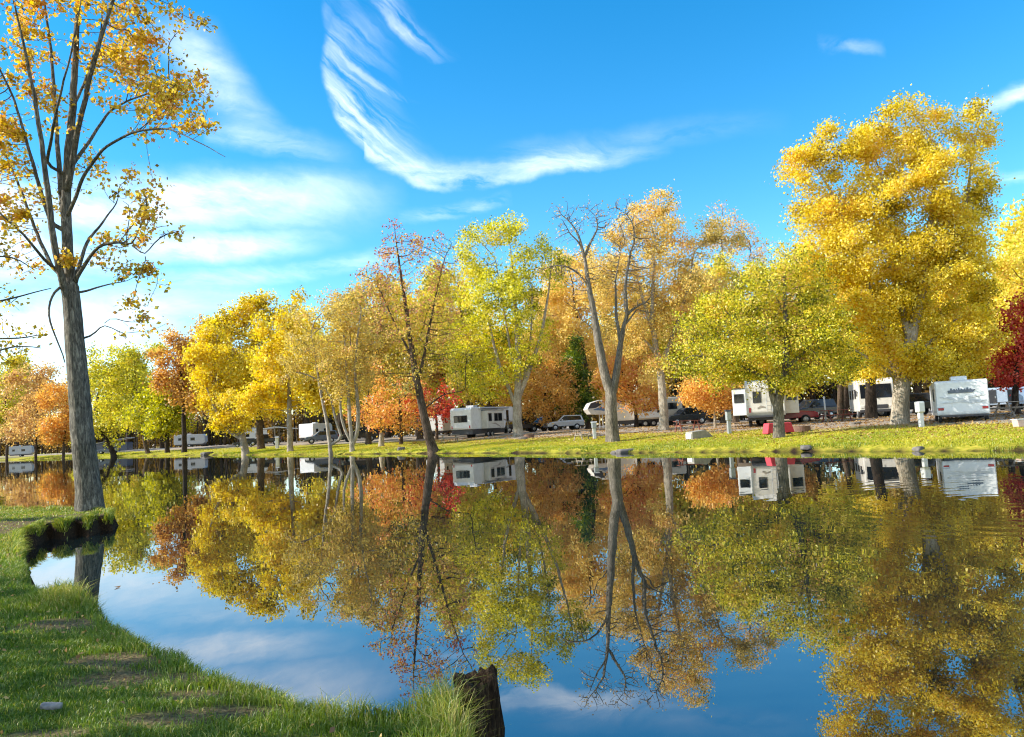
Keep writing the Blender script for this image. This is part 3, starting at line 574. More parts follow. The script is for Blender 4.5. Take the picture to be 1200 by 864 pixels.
g_far = ramp(nt, [(.3, srgb(110, 116, 32)), (.5, srgb(160, 152, 46)), (.7, srgb(188, 166, 70))]); nt.links.new(n_m.outputs[0], g_far.inputs[0])
gr = ramp(nt, [(.3, srgb(120, 108, 96)), (.5, srgb(158, 144, 128)), (.72, srgb(188, 172, 150))]); nt.links.new(n_s.outputs[0], gr.inputs[0])
so = ramp(nt, [(.35, srgb(30, 22, 15)), (.6, srgb(58, 44, 30)), (.75, srgb(96, 76, 52))]); nt.links.new(n_s.outputs[0], so.inputs[0])
lv = ramp(nt, [(.56, (0, 0, 0, 1)), (.66, (1, 1, 1, 1))]); nt.links.new(n_l.outputs[0], lv.inputs[0])
dirt = ramp(nt, [(.60, (0, 0, 0, 1)), (.68, (.85, .85, .85, 1))]); nt.links.new(noise(1.9, 6, .6).outputs[0], dirt.inputs[0])
dr = ramp(nt, [(.3, srgb(66, 54, 36)), (.55, srgb(112, 96, 64)), (.75, srgb(150, 130, 88))]); nt.links.new(n_s.outputs[0], dr.inputs[0])
c1 = mixc(attr('worn'), mixc(dirt.outputs[0], g_near.outputs[0], dr.outputs[0]), dr.outputs[0])
c2 = mixc(lv.outputs[0], gr.outputs[0], srgb(150, 112, 62))
c3 = mixc(attr('gravel'), g_far.outputs[0], c2)
c4 = mixc(attr('near'), c3, c1)
c5 = mixc(attr('soil'), c4, so.outputs[0])
nt.links.new(c5, b.inputs['Base Color']); b.inputs['Roughness'].default_value = .95; b.inputs['Specular IOR Level'].default_value = .1
bp = N(nt, 'ShaderNodeBump', ins={'Strength': .6, 'Distance': .03}); nt.links.new(n_s.outputs[0], bp.inputs['Height']); nt.links.new(bp.outputs[0], b.inputs['Normal'])
tag(link('ground', gm, m), kind='structure')

# water: a still sheet with faint swells and one patch of rings at the right
wx = [-800, 60]; wy = [-8, 800]
wm = bpy.data.meshes.new('water'); wm.from_pydata([(-800, -12, 0), (70, -12, 0), (70, 800, 0), (-800, 800, 0)], [], [(0, 1, 2, 3)])
m, nt, b, out = newmat('pond_water')
b.inputs['Base Color'].default_value = (.006, .012, .012, 1); b.inputs['Roughness'].default_value = .0
b.inputs['IOR'].default_value = WATER_IOR
geo = N(nt, 'ShaderNodeNewGeometry')
mp = N(nt, 'ShaderNodeMapping', ins={'Scale': (1.0, .55, 1)}); nt.links.new(geo.outputs['Position'], mp.inputs[0])
n1 = N(nt, 'ShaderNodeTexNoise', ins={'Scale': 2.2, 'Detail': 2, 'Roughness': .5}); nt.links.new(mp.outputs[0], n1.inputs['Vector'])
n2 = N(nt, 'ShaderNodeTexNoise', ins={'Scale': .35, 'Detail': 2}); nt.links.new(mp.outputs[0], n2.inputs['Vector'])
RC = gp(1205, 585, 0)
sub = N(nt, 'ShaderNodeVectorMath', operation='SUBTRACT'); nt.links.new(geo.outputs['Position'], sub.inputs[0]); sub.inputs[1].default_value = (RC[0], RC[1], 0)
ln = N(nt, 'ShaderNodeVectorMath', operation='LENGTH'); nt.links.new(sub.outputs[0], ln.inputs[0])
def mth(op, a, c=None, cl=False):
    n = N(nt, 'ShaderNodeMath', operation=op, use_clamp=cl)
    for i, s in ((0, a), (1, c)):
        if s is None: continue
        if isinstance(s, (int, float)): n.inputs[i].default_value = s
        else: nt.links.new(s, n.inputs[i])
    return n.outputs[0]
n3 = N(nt, 'ShaderNodeTexNoise', ins={'Scale': .8, 'Detail': 2}); nt.links.new(geo.outputs['Position'], n3.inputs['Vector'])
ring = mth('SINE', mth('MULTIPLY', mth('ADD', ln.outputs['Value'], mth('MULTIPLY', n3.outputs[0], .9)), 13.0))
rm = N(nt, 'ShaderNodeMapRange', interpolation_type='SMOOTHSTEP', ins={1: .5, 2: 7.5, 3: 1, 4: 0}); nt.links.new(ln.outputs['Value'], rm.inputs[0])
hgt = mth('ADD', mth('MULTIPLY', n1.outputs[0], .0009), mth('MULTIPLY', n2.outputs[0], .006))
n4 = N(nt, 'ShaderNodeTexNoise', ins={'Scale': .45, 'Detail': 3}); nt.links.new(geo.outputs['Position'], n4.inputs['Vector'])
rb = N(nt, 'ShaderNodeMapRange', ins={1: .42, 2: .62, 3: 0, 4: .0012}); nt.links.new(n4.outputs[0], rb.inputs[0])
hgt = mth('ADD', hgt, mth('MULTIPLY', mth('MULTIPLY', ring, rm.outputs[0]), rb.outputs[0]))
bp = N(nt, 'ShaderNodeBump', ins={'Strength': 1, 'Distance': 1}); nt.links.new(hgt, bp.inputs['Height']); nt.links.new(bp.outputs[0], b.inputs['Normal'])
tag(link('water', wm, m), kind='structure')

# grass blades
def bladesm(name, P, Z, Lh, wd, rs, tint, lean=.5, leandir=None):
    n = len(P)
    th = rs.rand(n)*2*PI; s = np.stack([np.cos(th), np.sin(th), np.zeros(n)], 1)
    ph = rs.rand(n)*2*PI; ln_ = lean*(.3 + rs.rand(n)); d = np.stack([np.cos(ph)*ln_, np.sin(ph)*ln_, np.zeros(n)], 1)
    if leandir is not None: d[:, :2] += leandir
    B = np.stack([P[:, 0], P[:, 1], Z - .012], 1)
    up = np.array((0, 0, 1.0))
    mid = B + Lh[:, None]*(.55*up + .22*d); top = B + Lh[:, None]*(.86*up*(1-.25*np.minimum(1, np.hypot(d[:, 0], d[:, 1])))[:, None] + .75*d)
    w = wd[:, None]*s/2
    V = np.stack([B-w, B+w, mid+w*.8, mid-w*.8, top+w*.12, top-w*.12], 1).reshape(-1, 3)
    i = np.arange(n)[:, None]*6
    Q = np.concatenate([i + np.array([[0, 1, 2, 3]]), i + np.array([[3, 2, 4, 5]])])
    return npmesh(name, V, Q, {'tint': np.repeat(tint, 6)})
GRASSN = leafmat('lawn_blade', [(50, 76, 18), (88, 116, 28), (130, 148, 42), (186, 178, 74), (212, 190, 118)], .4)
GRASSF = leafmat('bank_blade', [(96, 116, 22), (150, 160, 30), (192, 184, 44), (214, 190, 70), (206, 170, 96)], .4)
rs = RS(11)
def scatter(x0, x1, y0, y1, n): return np.stack([x0 + (x1-x0)*rs.rand(n), y0 + (y1-y0)*rs.rand(n)], 1)
def in_view(P, z=.3, mx=.06):
    d = np.stack([P[:, 0], P[:, 1], np.full(len(P), z-CAMZ)], 1)
    a = d[:, 0]; f = d[:, 1]*cp + d[:, 2]*sp; u = -d[:, 1]*sp + d[:, 2]*cp
    X = (a*cr - u*sr)/f; Yv = (a*sr + u*cr)/f
    return (f > .3) & (np.abs(X) < W0/2/F + mx) & (Yv > -H0/2/F - mx*2)
PP = np.concatenate([scatter(-6, 1, 3.0, 6, 190000), scatter(-9, 0, 6, 10, 170000), scatter(-18, -3, 10, 20, 190000)])
PP = PP[in_view(PP)]
hh, inn, df, dn = height(PP, True)
keep = (~inn) & (dn > .02) & ((PP[:, 1] < 12.5) | (dn > .20) | (rs.rand(len(PP)) < .6)) & (df > dn)
bare = wob(PP[:, 0], PP[:, 1], 2.6, 3) + .5*wob(PP[:, 0], PP[:, 1], 7, 1)
STP = gp(555, 786, .40)
keep &= (np.hypot(PP[:, 0]-STP[0], PP[:, 1]-STP[1]) > .08)
thin = np.ones(len(PP))
thin = 1 - .93*worn_at(PP)
keep &= rs.rand(len(PP)) < thin*np.clip(1.15 - .5*np.maximum(0, bare), .25, 1)
PP, hh, dn = PP[keep], hh[keep], dn[keep]
edge = 1 - sst(dn, .05, .55)
tuft = np.zeros(len(PP))
for q, R_, s_ in [((108, 690, .3), .8, 1.5), ((462, 798, .3), .28, .7), ((532, 802, .35), .34, 1.9), ((540, 838, .3), .24, 2.2), ((500, 812, .3), .2, .9), ((408, 816, .3), .25, .8), ((330, 780, .25), .3, .55), ((20, 645, .2), 1., .6), ((100, 616, .3), .8, .5), ((520, 850, .3), .25, .8)]:
    c = gp(*q); tuft = np.maximum(tuft, s_*(1 - sst(np.hypot(PP[:, 0]-c[0], PP[:, 1]-c[1]), R_*.3, R_)))
pat = .5 + .5*wob(PP[:, 0], PP[:, 1], 1.1, 5)
L = (.027 + .030*rs.rand(len(PP)) + .018*pat)*(1 + .7*edge*(.4+rs.rand(len(PP))) + 1.5*tuft*(.5+rs.rand(len(PP))))
wd = .0042 + .0011*np.maximum(0, PP[:, 1]-4)*.8
tint = np.clip(.30 + .30*(pat-.5) + .22*(rs.rand(len(PP))-.5) + .22*edge*rs.rand(len(PP)) + .42*sst(PP[:, 1], 9, 12.5)*rs.rand(len(PP)) + (rs.rand(len(PP)) < .09)*.5 + .25*tuft*rs.rand(len(PP)), 0, 1)
mA = bladesm('lawn_grass', PP, hh, L, wd, rs, tint, .75)
tag(link('lawn_grass', mA, GRASSN), kind='stuff')
# turf hanging over the edge of the bank
ep = []; ed_ = []
nv = np.array(near[5:-4])
for a, c in zip(nv[:-1], nv[1:]):
    l_ = np.hypot(*(c-a)); k = int(l_*(420 if a[1] > 11 else 260))
    if k < 1 or l_ > 8: continue
    t_ = rs.rand(k)[:, None]; nrm_ = np.array((c[1]-a[1], -(c[0]-a[0])))/l_       # towards the water or the land, settled below
    if pond_sd([(a+c)/2 + nrm_*.05])[0][0]: pass
    else: nrm_ = -nrm_
    ep.append(a + (c-a)*t_ - nrm_*(.06 + .14*rs.rand(k)[:, None])); ed_.append(np.repeat(nrm_[None], k, 0))
ep = np.concatenate(ep); ed_ = np.concatenate(ed_)
hh2, in2, df2, dn2 = height(ep, True)
kp = (~in2) & in_view(ep) & (np.hypot(ep[:, 0]-STP[0], ep[:, 1]-STP[1]) > .08) & (wob(ep[:, 0], ep[:, 1], 2.2, 6) > -.55) & (hh2 > .12)
ep, ed_, hh2 = ep[kp], ed_[kp], hh2[kp]; n_ = len(ep); far_ = ep[:, 1] > 11
L2 = (.08 + .10*rs.rand(n_))*np.where(far_, 1.1, .62)
t2_ = np.clip(np.where(far_, .55, .34) + .5*(rs.rand(n_)-.5), 0, 1)
tag(link('bank_edge_grass', bladesm('bank_edge_grass', ep, hh2, L2, np.where(far_, .014, .006), rs, t2_, .5, ed_*(.5 + .6*rs.rand(n_)[:, None])), GRASSN), kind='stuff')
# far bank
PF = np.concatenate([scatter(-12, 32, 22, 64, 420000), scatter(-50, 0, 50, 110, 200000), scatter(-130, -30, 85, 240, 90000)])
PF = PF[in_view(PF)]
hh, inn, df, dn = height(PF, True)
wv = wob(PF[:, 0], PF[:, 1], .35)
keep = (~inn) & (df > .42 + .42*wob(PF[:, 0], PF[:, 1], 1.3, 4)) & (df < dn) & (df + 1.6*wv < 12.3 - 2.6*rs.rand(len(PF))) & (rs.rand(len(PF)) < np.clip(1.1 - df*.07, .2, 1))
PF, hh, df = PF[keep], hh[keep], df[keep]
pat = .5 + .5*wob(PF[:, 0], PF[:, 1], .45, 2)
edge = 1 - sst(df, .3, 1.6)
L = (.045 + .06*rs.rand(len(PF)))*(1 + 1.0*edge*rs.rand(len(PF)))*np.maximum(1, PF[:, 1]/70)
wd = .011 + .0004*PF[:, 1]
tint = np.clip(.34 + .6*(pat-.5) + .3*(rs.rand(len(PF))-.5) - .22*edge*rs.rand(len(PF)) + .02*df, 0, 1)  # shadow streaks painted as darker green blades along the waterline
tag(link('bank_grass', bladesm('bank_grass', PF, hh, L, wd, rs, tint, .6), GRASSF), kind='stuff')
# fallen leaves on both banks
nl_ = 700
PL = scatter(-16, 0, 3.2, 20, nl_*8); PL = PL[in_view(PL)]
hh, inn, df, dn = height(PL, True); k = (~inn) & (dn > .1) & (df > dn); PL, hh = PL[k], hh[k]
sel = rs.rand(len(PL)) < .9; PL, hh = PL[sel], hh[sel]
V1, Q1, t1 = leaf_arrays(np.stack([PL[:, 0], PL[:, 1], hh+.05], 1), .03, rs, rs.rand(len(PL)), 1.2)
PL = scatter(-40, 34, 24, 80, 70000); PL = PL[in_view(PL)]
hh, inn, df, dn = height(PL, True); k = (~inn) & (df > 1) & (df < dn) & (df < 28) & (rs.rand(len(PL)) < np.clip(df*.12, .15, 1)); PL, hh = PL[k], hh[k]
V2, Q2, t2 = leaf_arrays(np.stack([PL[:, 0], PL[:, 1], hh+.03], 1), .12, rs, rs.rand(len(PL)), 2.5)
tag(link('fallen_leaves', npmesh('fallen_leaves', np.concatenate([V1, V2]), np.concatenate([Q1, Q2+len(V1)]), {'tint': np.concatenate([t1, t2])}), LEAF['litter']), kind='stuff')
# ------------------------------------------------------------------ campers, cars and things on the campsite
WHITE = plain('white_gelcoat', (.78, .78, .76), .3, var=.04, dirt=.25); CREAM = plain('cream_panel', (.66, .62, .54), .35, var=.05, dirt=.3)
GREYP = plain('grey_panel', (.42, .43, .44), .4, var=.06, dirt=.2); GLASS = plain('dark_window_glass', (.012, .014, .018), .06, var=.1)
TRIM = plain('dark_trim', (.045, .045, .05), .5); RUB = plain('tyre_rubber', (.022, .022, .024), .85); STEEL = plain('painted_steel', (.5, .5, .5), .35, .6)
REDL = plain('red_lens', (.42, .03, .03), .2); AMBER = plain('clear_lens', (.7, .66, .58), .15); SWIRL = plain('tan_swoosh', (.34, .29, .24), .4); SWG = plain('grey_swoosh', (.52, .54, .56), .4)
BLUE = plain('blue_swoosh', (.12, .2, .34), .3); REDP = plain('red_car_paint', (.36, .018, .03), .22, var=.05); BLK = plain('black_car_paint', (.018, .019, .022), .2, var=.1)
SILV = plain('silver_car_paint', (.52, .54, .56), .25, .3, var=.04); NAVY = plain('blue_grey_paint', (.10, .12, .16), .25); REDW = plain('red_brown_stain', (.24, .075, .05), .75, var=.25, scale=9)
REDC = plain('red_cloth', (.55, .05, .07), .8, var=.12); WOOD = plain('weathered_wood', (.30, .25, .20), .9, var=.3, scale=8); CONC = plain('pale_concrete', (.30, .27, .22), .9, var=.18, scale=7, bump=.4)
STONE = plain('grey_stone', (.15, .13, .11), .95, var=.4, scale=5, bump=.8); PWHITE = plain('white_post_paint', (.58, .58, .56), .5, var=.06, dirt=.2); PGREY = plain('grey_metal_box', (.36, .38, .38), .5, .3)
ROOFM = plain('pale_metal_roof', (.58, .58, .57), .45, .3, var=.08); FIRE = plain('rusty_steel', (.16, .09, .06), .9, var=.3)

def wheel(par, x, y, r, w=.24):
    s = 1 if y > 0 else -1
    o = MB().tube([(x, y-w/2, r), (x, y-w/2+.03, r), (x, y+w/2-.03, r), (x, y+w/2, r)], [r*.9, r, r, r*.9], 18).build('wheel', RUB, par, True)
    MB().tube([(x, y+s*(w/2-.02), r), (x, y+s*(w/2+.015), r)], [r*.6, r*.5], 14).build('rim', STEEL, o, True)
    return o
def window(par, x0, x1, y0, y1, z0, z1, ax):
    """pane with a frame round it; ax = axis it faces"""
    e = .05
    o = MB().box(x0, x1, y0, y1, z0, z1, .008).build('window', GLASS, par)
    f = MB(); q = .006
    if ax == 'x':
        f.box(x0-q, x1+q, y0-e, y1+e, z1, z1+e); f.box(x0-q, x1+q, y0-e, y1+e, z0-e, z0); f.box(x0-q, x1+q, y0-e, y0, z0+.001, z1-.001); f.box(x0-q, x1+q, y1, y1+e, z0+.001, z1-.001)
    else:
        f.box(x0-e, x1+e, y0-q, y1+q, z1, z1+e); f.box(x0-e, x1+e, y0-q, y1+q, z0-e, z0); f.box(x0-e, x0, y0-q, y1+q, z0+.001, z1-.001); f.box(x1, x1+e, y0-q, y1+q, z0+.001, z1-.001)
    f.build('window_frame', TRIM, o)
    return o
def strip(par, name, pts, y, th, m, wd):
    """flat ribbon graphic on a side wall: curve in xz"""
    mb = MB(); P = [Vector((p[0], 0, p[1])) for p in pts]; n = len(P); top = []; bot = []
    for i, p in enumerate(P):
        d = (P[min(i+1, n-1)] - P[max(i-1, 0)]).normalized(); nn = Vector((-d.z, 0, d.x)); w_ = wd[i] if isinstance(wd, list) else wd
        top.append(p + nn*w_/2); bot.append(p - nn*w_/2)
    for i in range(n-1):
        q = [top[i], top[i+1], bot[i+1], bot[i]]
        a = [mb.bm.verts.new((v.x, y, v.z)) for v in q]; b = [mb.bm.verts.new((v.x, y+th, v.z)) for v in q]
        for f in ((a[0], a[1], a[2], a[3]), (b[3], b[2], b[1], b[0]), (a[0], b[0], b[1], a[1]), (a[2], b[2], b[3], a[3])): mb.bm.faces.new(f)
    bmesh.ops.remove_doubles(mb.bm, verts=mb.bm.verts, dist=.0005); bmesh.ops.recalc_face_normals(mb.bm, faces=mb.bm.faces)
    return mb.build(name, m, par)
def place(name, label, cat, px, Y, f, group=None, dz=0.):
    return thing(name, label, cat, base(px, Y, dz), math.atan2(f[1], f[0]), group)

CG = 'campers parked along the far bank'
# --- small white trailer seen from behind
t = place('travel_trailer', 'low white travel trailer seen from behind at right, dark lettering band and red tail lights', 'trailer', 1130, 39.5, (.43, .90), CG)
Wt = 2.36
MB().prism([(0, .36), (-.03, .5), (0, 2.05), (.12, 2.13), (4.9, 2.13), (5.2, 1.9), (5.35, .8), (5.2, .36)], -Wt/2, Wt/2, .05).build('body', WHITE, t)
MB().box(.9, 1.65, -.38, .38, 2.12, 2.36, .06).build('roof_air_conditioner', WHITE, t)
MB().box(-.16, -.03, -Wt/2+.12, Wt/2-.12, .26, .36, .02).build('bumper', TRIM, t)
for s in (-1, 1):
    o = MB().box(-.055, 0, s*.98-.13, s*.98+.13, .62, .74, .02).build('tail_light', REDL, t); MB().box(-.06, -.02, s*.98-.16, s*.98+.16, .745, .775, .008).build('lamp_surround', GREYP, o)
    wheel(t, 2.9, s*(Wt/2-.16), .33); wheel(t, .35, s*(Wt/2-.15), .22, .16)
    MB().box(-.02, .02, s*(Wt/2-.03)-.02, s*(Wt/2-.03)+.02, .45, 2.02, .005).build('corner_trim', GREYP, t)
o = MB().prism([(-.62, 1.62), (.62, 1.62), (.50, 1.47), (-.60, 1.47)], -.04, -.022).build('lettering_band', NAVY, t); o.rotation_euler = (0, 0, -PI/2); o.location = (0, 0, 0)
xs = -.5; pr = [(-.5, 1.622)]
for k, wl_ in enumerate([.10, .07, .05, .07, .09, .07, .10, .06]):
    h_ = 1.69 + .035*((k*5) % 3 == 0)
    pr += [(xs+.001, 1.634), (xs+.012, h_), (xs+wl_*.8, h_), (xs+wl_*.8+.012, 1.634)]; xs += wl_+.045
pr.append((xs, 1.622))
MB().prism(pr, -.038, -.024).build('lettering', NAVY, o)
sw = strip(t, 'swoosh_graphic', [(-1.0, 1.30), (-.6, 1.24), (-.1, 1.12), (.4, 1.02), (.8, 1.02), (1.06, 1.08)], -.045, .012, SWG, [.02, .12, .2, .2, .1, .02]); sw.rotation_euler = (0, 0, -PI/2)
sw = strip(t, 'swoosh_graphic', [(-1.0, .98), (-.5, 1.02), (0, 1.12), (.5, 1.28), (1.0, 1.34)], -.052, .005, plain('pale_grey_swoosh', (.63, .64, .64), .4), [.02, .1, .14, .1, .02]); sw.rotation_euler = (0, 0, -PI/2)
window(t, 1.2, 2.0, Wt/2, Wt/2+.015, 1.15, 1.7, 'y')
MB().box(2.4, 2.95, Wt/2, Wt/2+.02, .5, 1.95, .01).build('side_door', WHITE, t)
MB().box(.02, 5.1, Wt/2+.001, Wt/2+.006, .5, .62).build('side_stripe', SWG, t)

# --- twin slide camper seen from behind, partly behind the lime tree
t = place('fifth_wheel_camper', 'white camper seen from behind, slide out on each side and ladder, beside lime tree trunk', 'camper', 899, 51, (.30, .954), CG)
Wc = 2.45
MB().prism([(.1, .72), (-.05, 1.0), (-.05, 2.7), (.1, 3.02), (.5, 3.12), (9.2, 3.12), (9.6, 2.7), (9.3, 1.7), (7.2, 1.6), (7.0, .72)], -Wc/2, Wc/2, .06).build('body', CREAM, t)
for s, mm_ in ((1, WHITE), (-1, CREAM)):
    y0, y1 = (Wc/2+.002, Wc/2+.86) if s > 0 else (-Wc/2-.86, -Wc/2-.002)
    o = MB().box(.5, 4.4, y0, y1, .82, 2.62, .03).build('slide_out', mm_, t)
    yc = (y0+y1)/2
    window(o, .485, .5, yc-.27, yc+.27, 1.72, 2.22, 'x')
    MB().box(.45, 4.45, y0-.01 if s < 0 else y0, y1+.01 if s > 0 else y1, 2.625, 2.66, .008).build('slide_roof', TRIM, o)
    wheel(t, 3.4, s*1.05, .38); wheel(t, 4.25, s*1.05, .38)
    MB().box(-.07, -.03, s*1.0-.07, s*1.0+.07, .98, 1.3, .02).build('tail_light', REDL, t)
window(t, -.07, -.052, .30, .72, 1.65, 2.3, 'x')
o = MB().prism([(-.18, 1.28), (.05, 1.42), (.30, 1.33), (.30, 1.24), (.05, 1.30), (-.15, 1.2)], -.075, -.055).build('tan_graphic', SWIRL, t); o.rotation_euler = (0, 0, -PI/2); o.location = (0, .35, 0)
ld_ = MB()
for yy in (-.42, -.08): ld_.tube([(-.16, yy, .95), (-.16, yy, 2.95), (.1, yy, 3.14)], .018, 6)
for k in range(7): ld_.tube([(-.16, -.42, 1.1+.28*k), (-.16, -.08, 1.1+.28*k)], .015, 6)
ld_.build('ladder', STEEL, t)
MB().box(-.2, .1, -1.1, 1.1, .62, .74, .02).build('bumper', TRIM, t)
MB().box(.3, 6.9, -Wc/2+.08, Wc/2-.08, .45, .72, .02).build('chassis', TRIM, t)

# --- large camper turned so that its rear and its door side show
t = place('fifth_wheel_camper', 'white camper with tan swooshes and wide rear window, left of the grey forked trunk', 'camper', 531, 80, (.44, .9), CG)
t.location = Vector(base(541, 80)); Wc = 2.5
MB().prism([(.05, .95), (-.05, 1.1), (-.05, 2.95), (.15, 3.2), (9.6, 3.3), (10.3, 3.0), (10.6, 2.3), (10.0, 1.7), (7.9, 1.6), (7.6, .95)], -Wc/2, Wc/2, .06).build('body', WHITE, t)
window(t, -.075, -.052, -.75, .75, 1.75, 2.35, 'x')
sl_ = MB().box(2.2, 6.0, -Wc/2-.7, -Wc/2-.002, .95, 2.85, .03).build('slide_out', CREAM, t)
for x0, x1 in ((2.5, 3.1), (3.8, 4.5), (4.7, 5.5)): window(sl_, x0, x1, -Wc/2-.72, -Wc/2-.702, 1.75, 2.5, 'y')
MB().box(2.15, 6.05, -Wc/2-.74, -Wc/2-.002, 2.853, 2.9, .01).build('slide_roof', TRIM, sl_)
MB().tube([(1.6, -Wc/2-.1, 3.12), (8.4, -Wc/2-.1, 3.18)], .1, 8).build('awning_roll', GREYP, t)
MB().box(8.0, 8.6, -Wc/2-.02, -Wc/2-.001, 1.7, 2.9, .008).build('nose_window', GLASS, t)
MB().box(6.5, 7.2, -Wc/2-.025, -Wc/2-.001, .9, 2.75, .01).build('side_door', CREAM, t)
strip(t, 'tan_graphic', [(6.3, 2.0), (7.2, 1.9), (8.4, 1.72), (9.7, 1.55)], -Wc/2-.012, .010, SWIRL, [.03, .16, .2, .04])
strip(t, 'tan_graphic', [(3.0, 1.5), (4.0, 1.45), (4.8, 1.2), (5.2, 1.02)], -Wc/2-.712, .010, SWIRL, [.03, .16, .14, .03])
MB().box(.2, 7.5, -Wc/2+.02, Wc/2-.02, .42, .95, .02).build('chassis', TRIM, t)
for s in (-1, 1):
    for xx in (3.6, 4.5): wheel(t, xx, s*1.12, .38)
    MB().box(-.075, -.03, s*1.05-.07, s*1.05+.07, 1.05, 1.35, .02).build('tail_light', REDL, t)
    MB().tube([(9.0, s*.9, -.02), (9.0, s*.9, 1.65)], .05, 6).build('landing_leg', STEEL, t)
MB().box(2.0, 2.9, -.45, .45, 3.2, 3.46, .05).build('roof_air_conditioner', GREYP, t)

# --- long camper side on behind the bare forked tree
t = place('fifth_wheel_camper', 'long white camper with black cap and blue swoosh, side on behind the bare forked trunk', 'camper', 796, 84, (-1, -.08), CG)
t.location = Vector(base(797, 84)); Wc = 2.5
MB().prism([(.05, .8), (-.05, 1.0), (0, 2.9), (.2, 3.05), (9.0, 3.1), (9.9, 2.85), (10.3, 2.2), (9.9, 1.65), (7.6, 1.55), (7.3, .8)], -Wc/2, Wc/2, .06).build('body', CREAM, t)
y0 = Wc/2                                              # the left flank faces the pond
MB().prism([(8.9, 3.06), (9.85, 2.82), (10.2, 2.25), (9.3, 2.3), (8.6, 2.7)], y0+.001, y0+.012).build('black_cap', TRIM, t)
strip(t, 'blue_graphic', [(7.2, 1.75), (8.0, 1.95), (8.8, 2.2), (9.6, 2.1)], y0+.001, .010, BLUE, [.05, .3, .4, .06])
sl_ = MB().box(2.2, 5.2, y0+.002, y0+.7, .95, 2.7, .03).build('slide_out', WHITE, t)
window(sl_, 3.6, 4.4, y0+.702, y0+.72, 1.7, 2.25, 'y'); window(sl_, 2.5, 2.9, y0+.702, y0+.72, 1.5, 2.35, 'y')
window(t, .6, 1.5, y0+.002, y0+.018, 1.8, 2.4, 'y')
MB().box(.3, 7.2, -1.1, 1.1, .42, .8, .02).build('chassis', TRIM, t)
for s in (-1, 1):
    for xx in (3.2, 4.1): wheel(t, xx, s*1.12, .38)
    MB().tube([(8.6, s*.9, -.02), (8.6, s*.9, 1.6)], .05, 6).build('landing_leg', STEEL, t)

# --- small far campers at left: body with windows
def small_camper(label, px, Y, f, L, Wd, H, m, shade=None, name='travel_trailer'):
    t = place(name, label, 'camper', px, Y, f, CG); y = Wd/2
    MB().prism([(0, .7), (-.05, .9), (0, H-.1), (.2, H), (L-.5, H), (L, H-.4), (L+.1, 1.2), (L-.3, .7)], -y, y, .05).build('body', m, t)
    for s in (-1, 1):
        window(t, L*.55, L*.55+.9, s*y-.012, s*y+.012, 1.6, 2.2, 'y'); window(t, L*.15, L*.15+.6, s*y-.012, s*y+.012, 1.7, 2.2, 'y'); wheel(t, L*.5, s*(y-.13), .36)
        MB().box(-.07, -.02, s*(y-.2)-.08, s*(y-.2)+.08, 1.0, 1.2, .02).build('tail_light', REDL, t)
    MB().box(L*.4, L*.4+.8, -.4, .4, H-.005, H+.22, .05).build('roof_air_conditioner', GREYP, t)
    MB().box(.2, L-.4, -y+.1, y-.1, .4, .7, .02).build('chassis', TRIM, t)
    return t
small_camper('white camper half hidden by the leaning yellow trunks at left', 284, 150, (.9, .3), 4.6, 2.5, 3.2, WHITE)
small_camper('bright white boxy trailer, second camper from the left grove', 359, 138, (.35, .94), 6.0, 3.0, 3.2, WHITE)
small_camper('white trailer end peeping out left of the slide out camper', 509, 98, (.2, .98), 6.0, 2.4, 2.6, WHITE)
small_camper('grey camper at the far left edge behind the brown tree', 12, 235, (.9, .3), 6.0, 2.6, 3.2, GREYP)
small_camper('low grey camper behind the bright green tree at left', 206, 185, (1, .1), 7.0, 2.5, 3.0, GREYP)

# --- motorhome
t = place('motorhome', 'pale motorhome facing the pond with a big dark windscreen, between the two right trunks', 'motorhome', 1016, 62, (-.32, -.95), CG)
MB().prism([(0, .5), (0, 2.75), (.1, 2.85), (6.6, 2.85), (6.9, 2.6), (7.1, 1.4), (7.15, .5)], -1.2, 1.2, .08).build('body', CREAM, t)
o = MB().prism([(6.935, 2.4), (6.96, 2.42), (7.125, 1.45), (7.10, 1.43)], -1.02, 1.02, .004).build('windscreen', GLASS, t)
MB().box(7.03, 7.2, -.022, .022, 1.44, 1.5).build('wiper', TRIM, o)
MB().box(7.12, 7.22, -1.15, 1.15, .42, .62, .03).build('bumper', TRIM, t); MB().box(7.15, 7.175, -.7, .7, .68, .95, .01).build('grille', TRIM, t)
for s in (-1, 1):
    MB().box(7.14, 7.18, s*.95-.14, s*.95+.14, .75, .95, .02).build('headlight', AMBER, t); wheel(t, 5.9, s*1.07, .4); wheel(t, 1.8, s*1.07, .4)
    o = MB().box(6.95, 7.05, s*1.33-.08, s*1.33+.08, 1.6, 2.0, .03).build('mirror', TRIM, t); MB().tube([(6.95, s*1.2, 1.95), (7.0, s*1.3, 1.9)], .025, 6).build('mirror_arm', TRIM, o)
for x0 in (1.0, 3.0, 4.8): window(t, x0, x0+1.0, -1.215, -1.2, 1.5, 2.1, 'y')

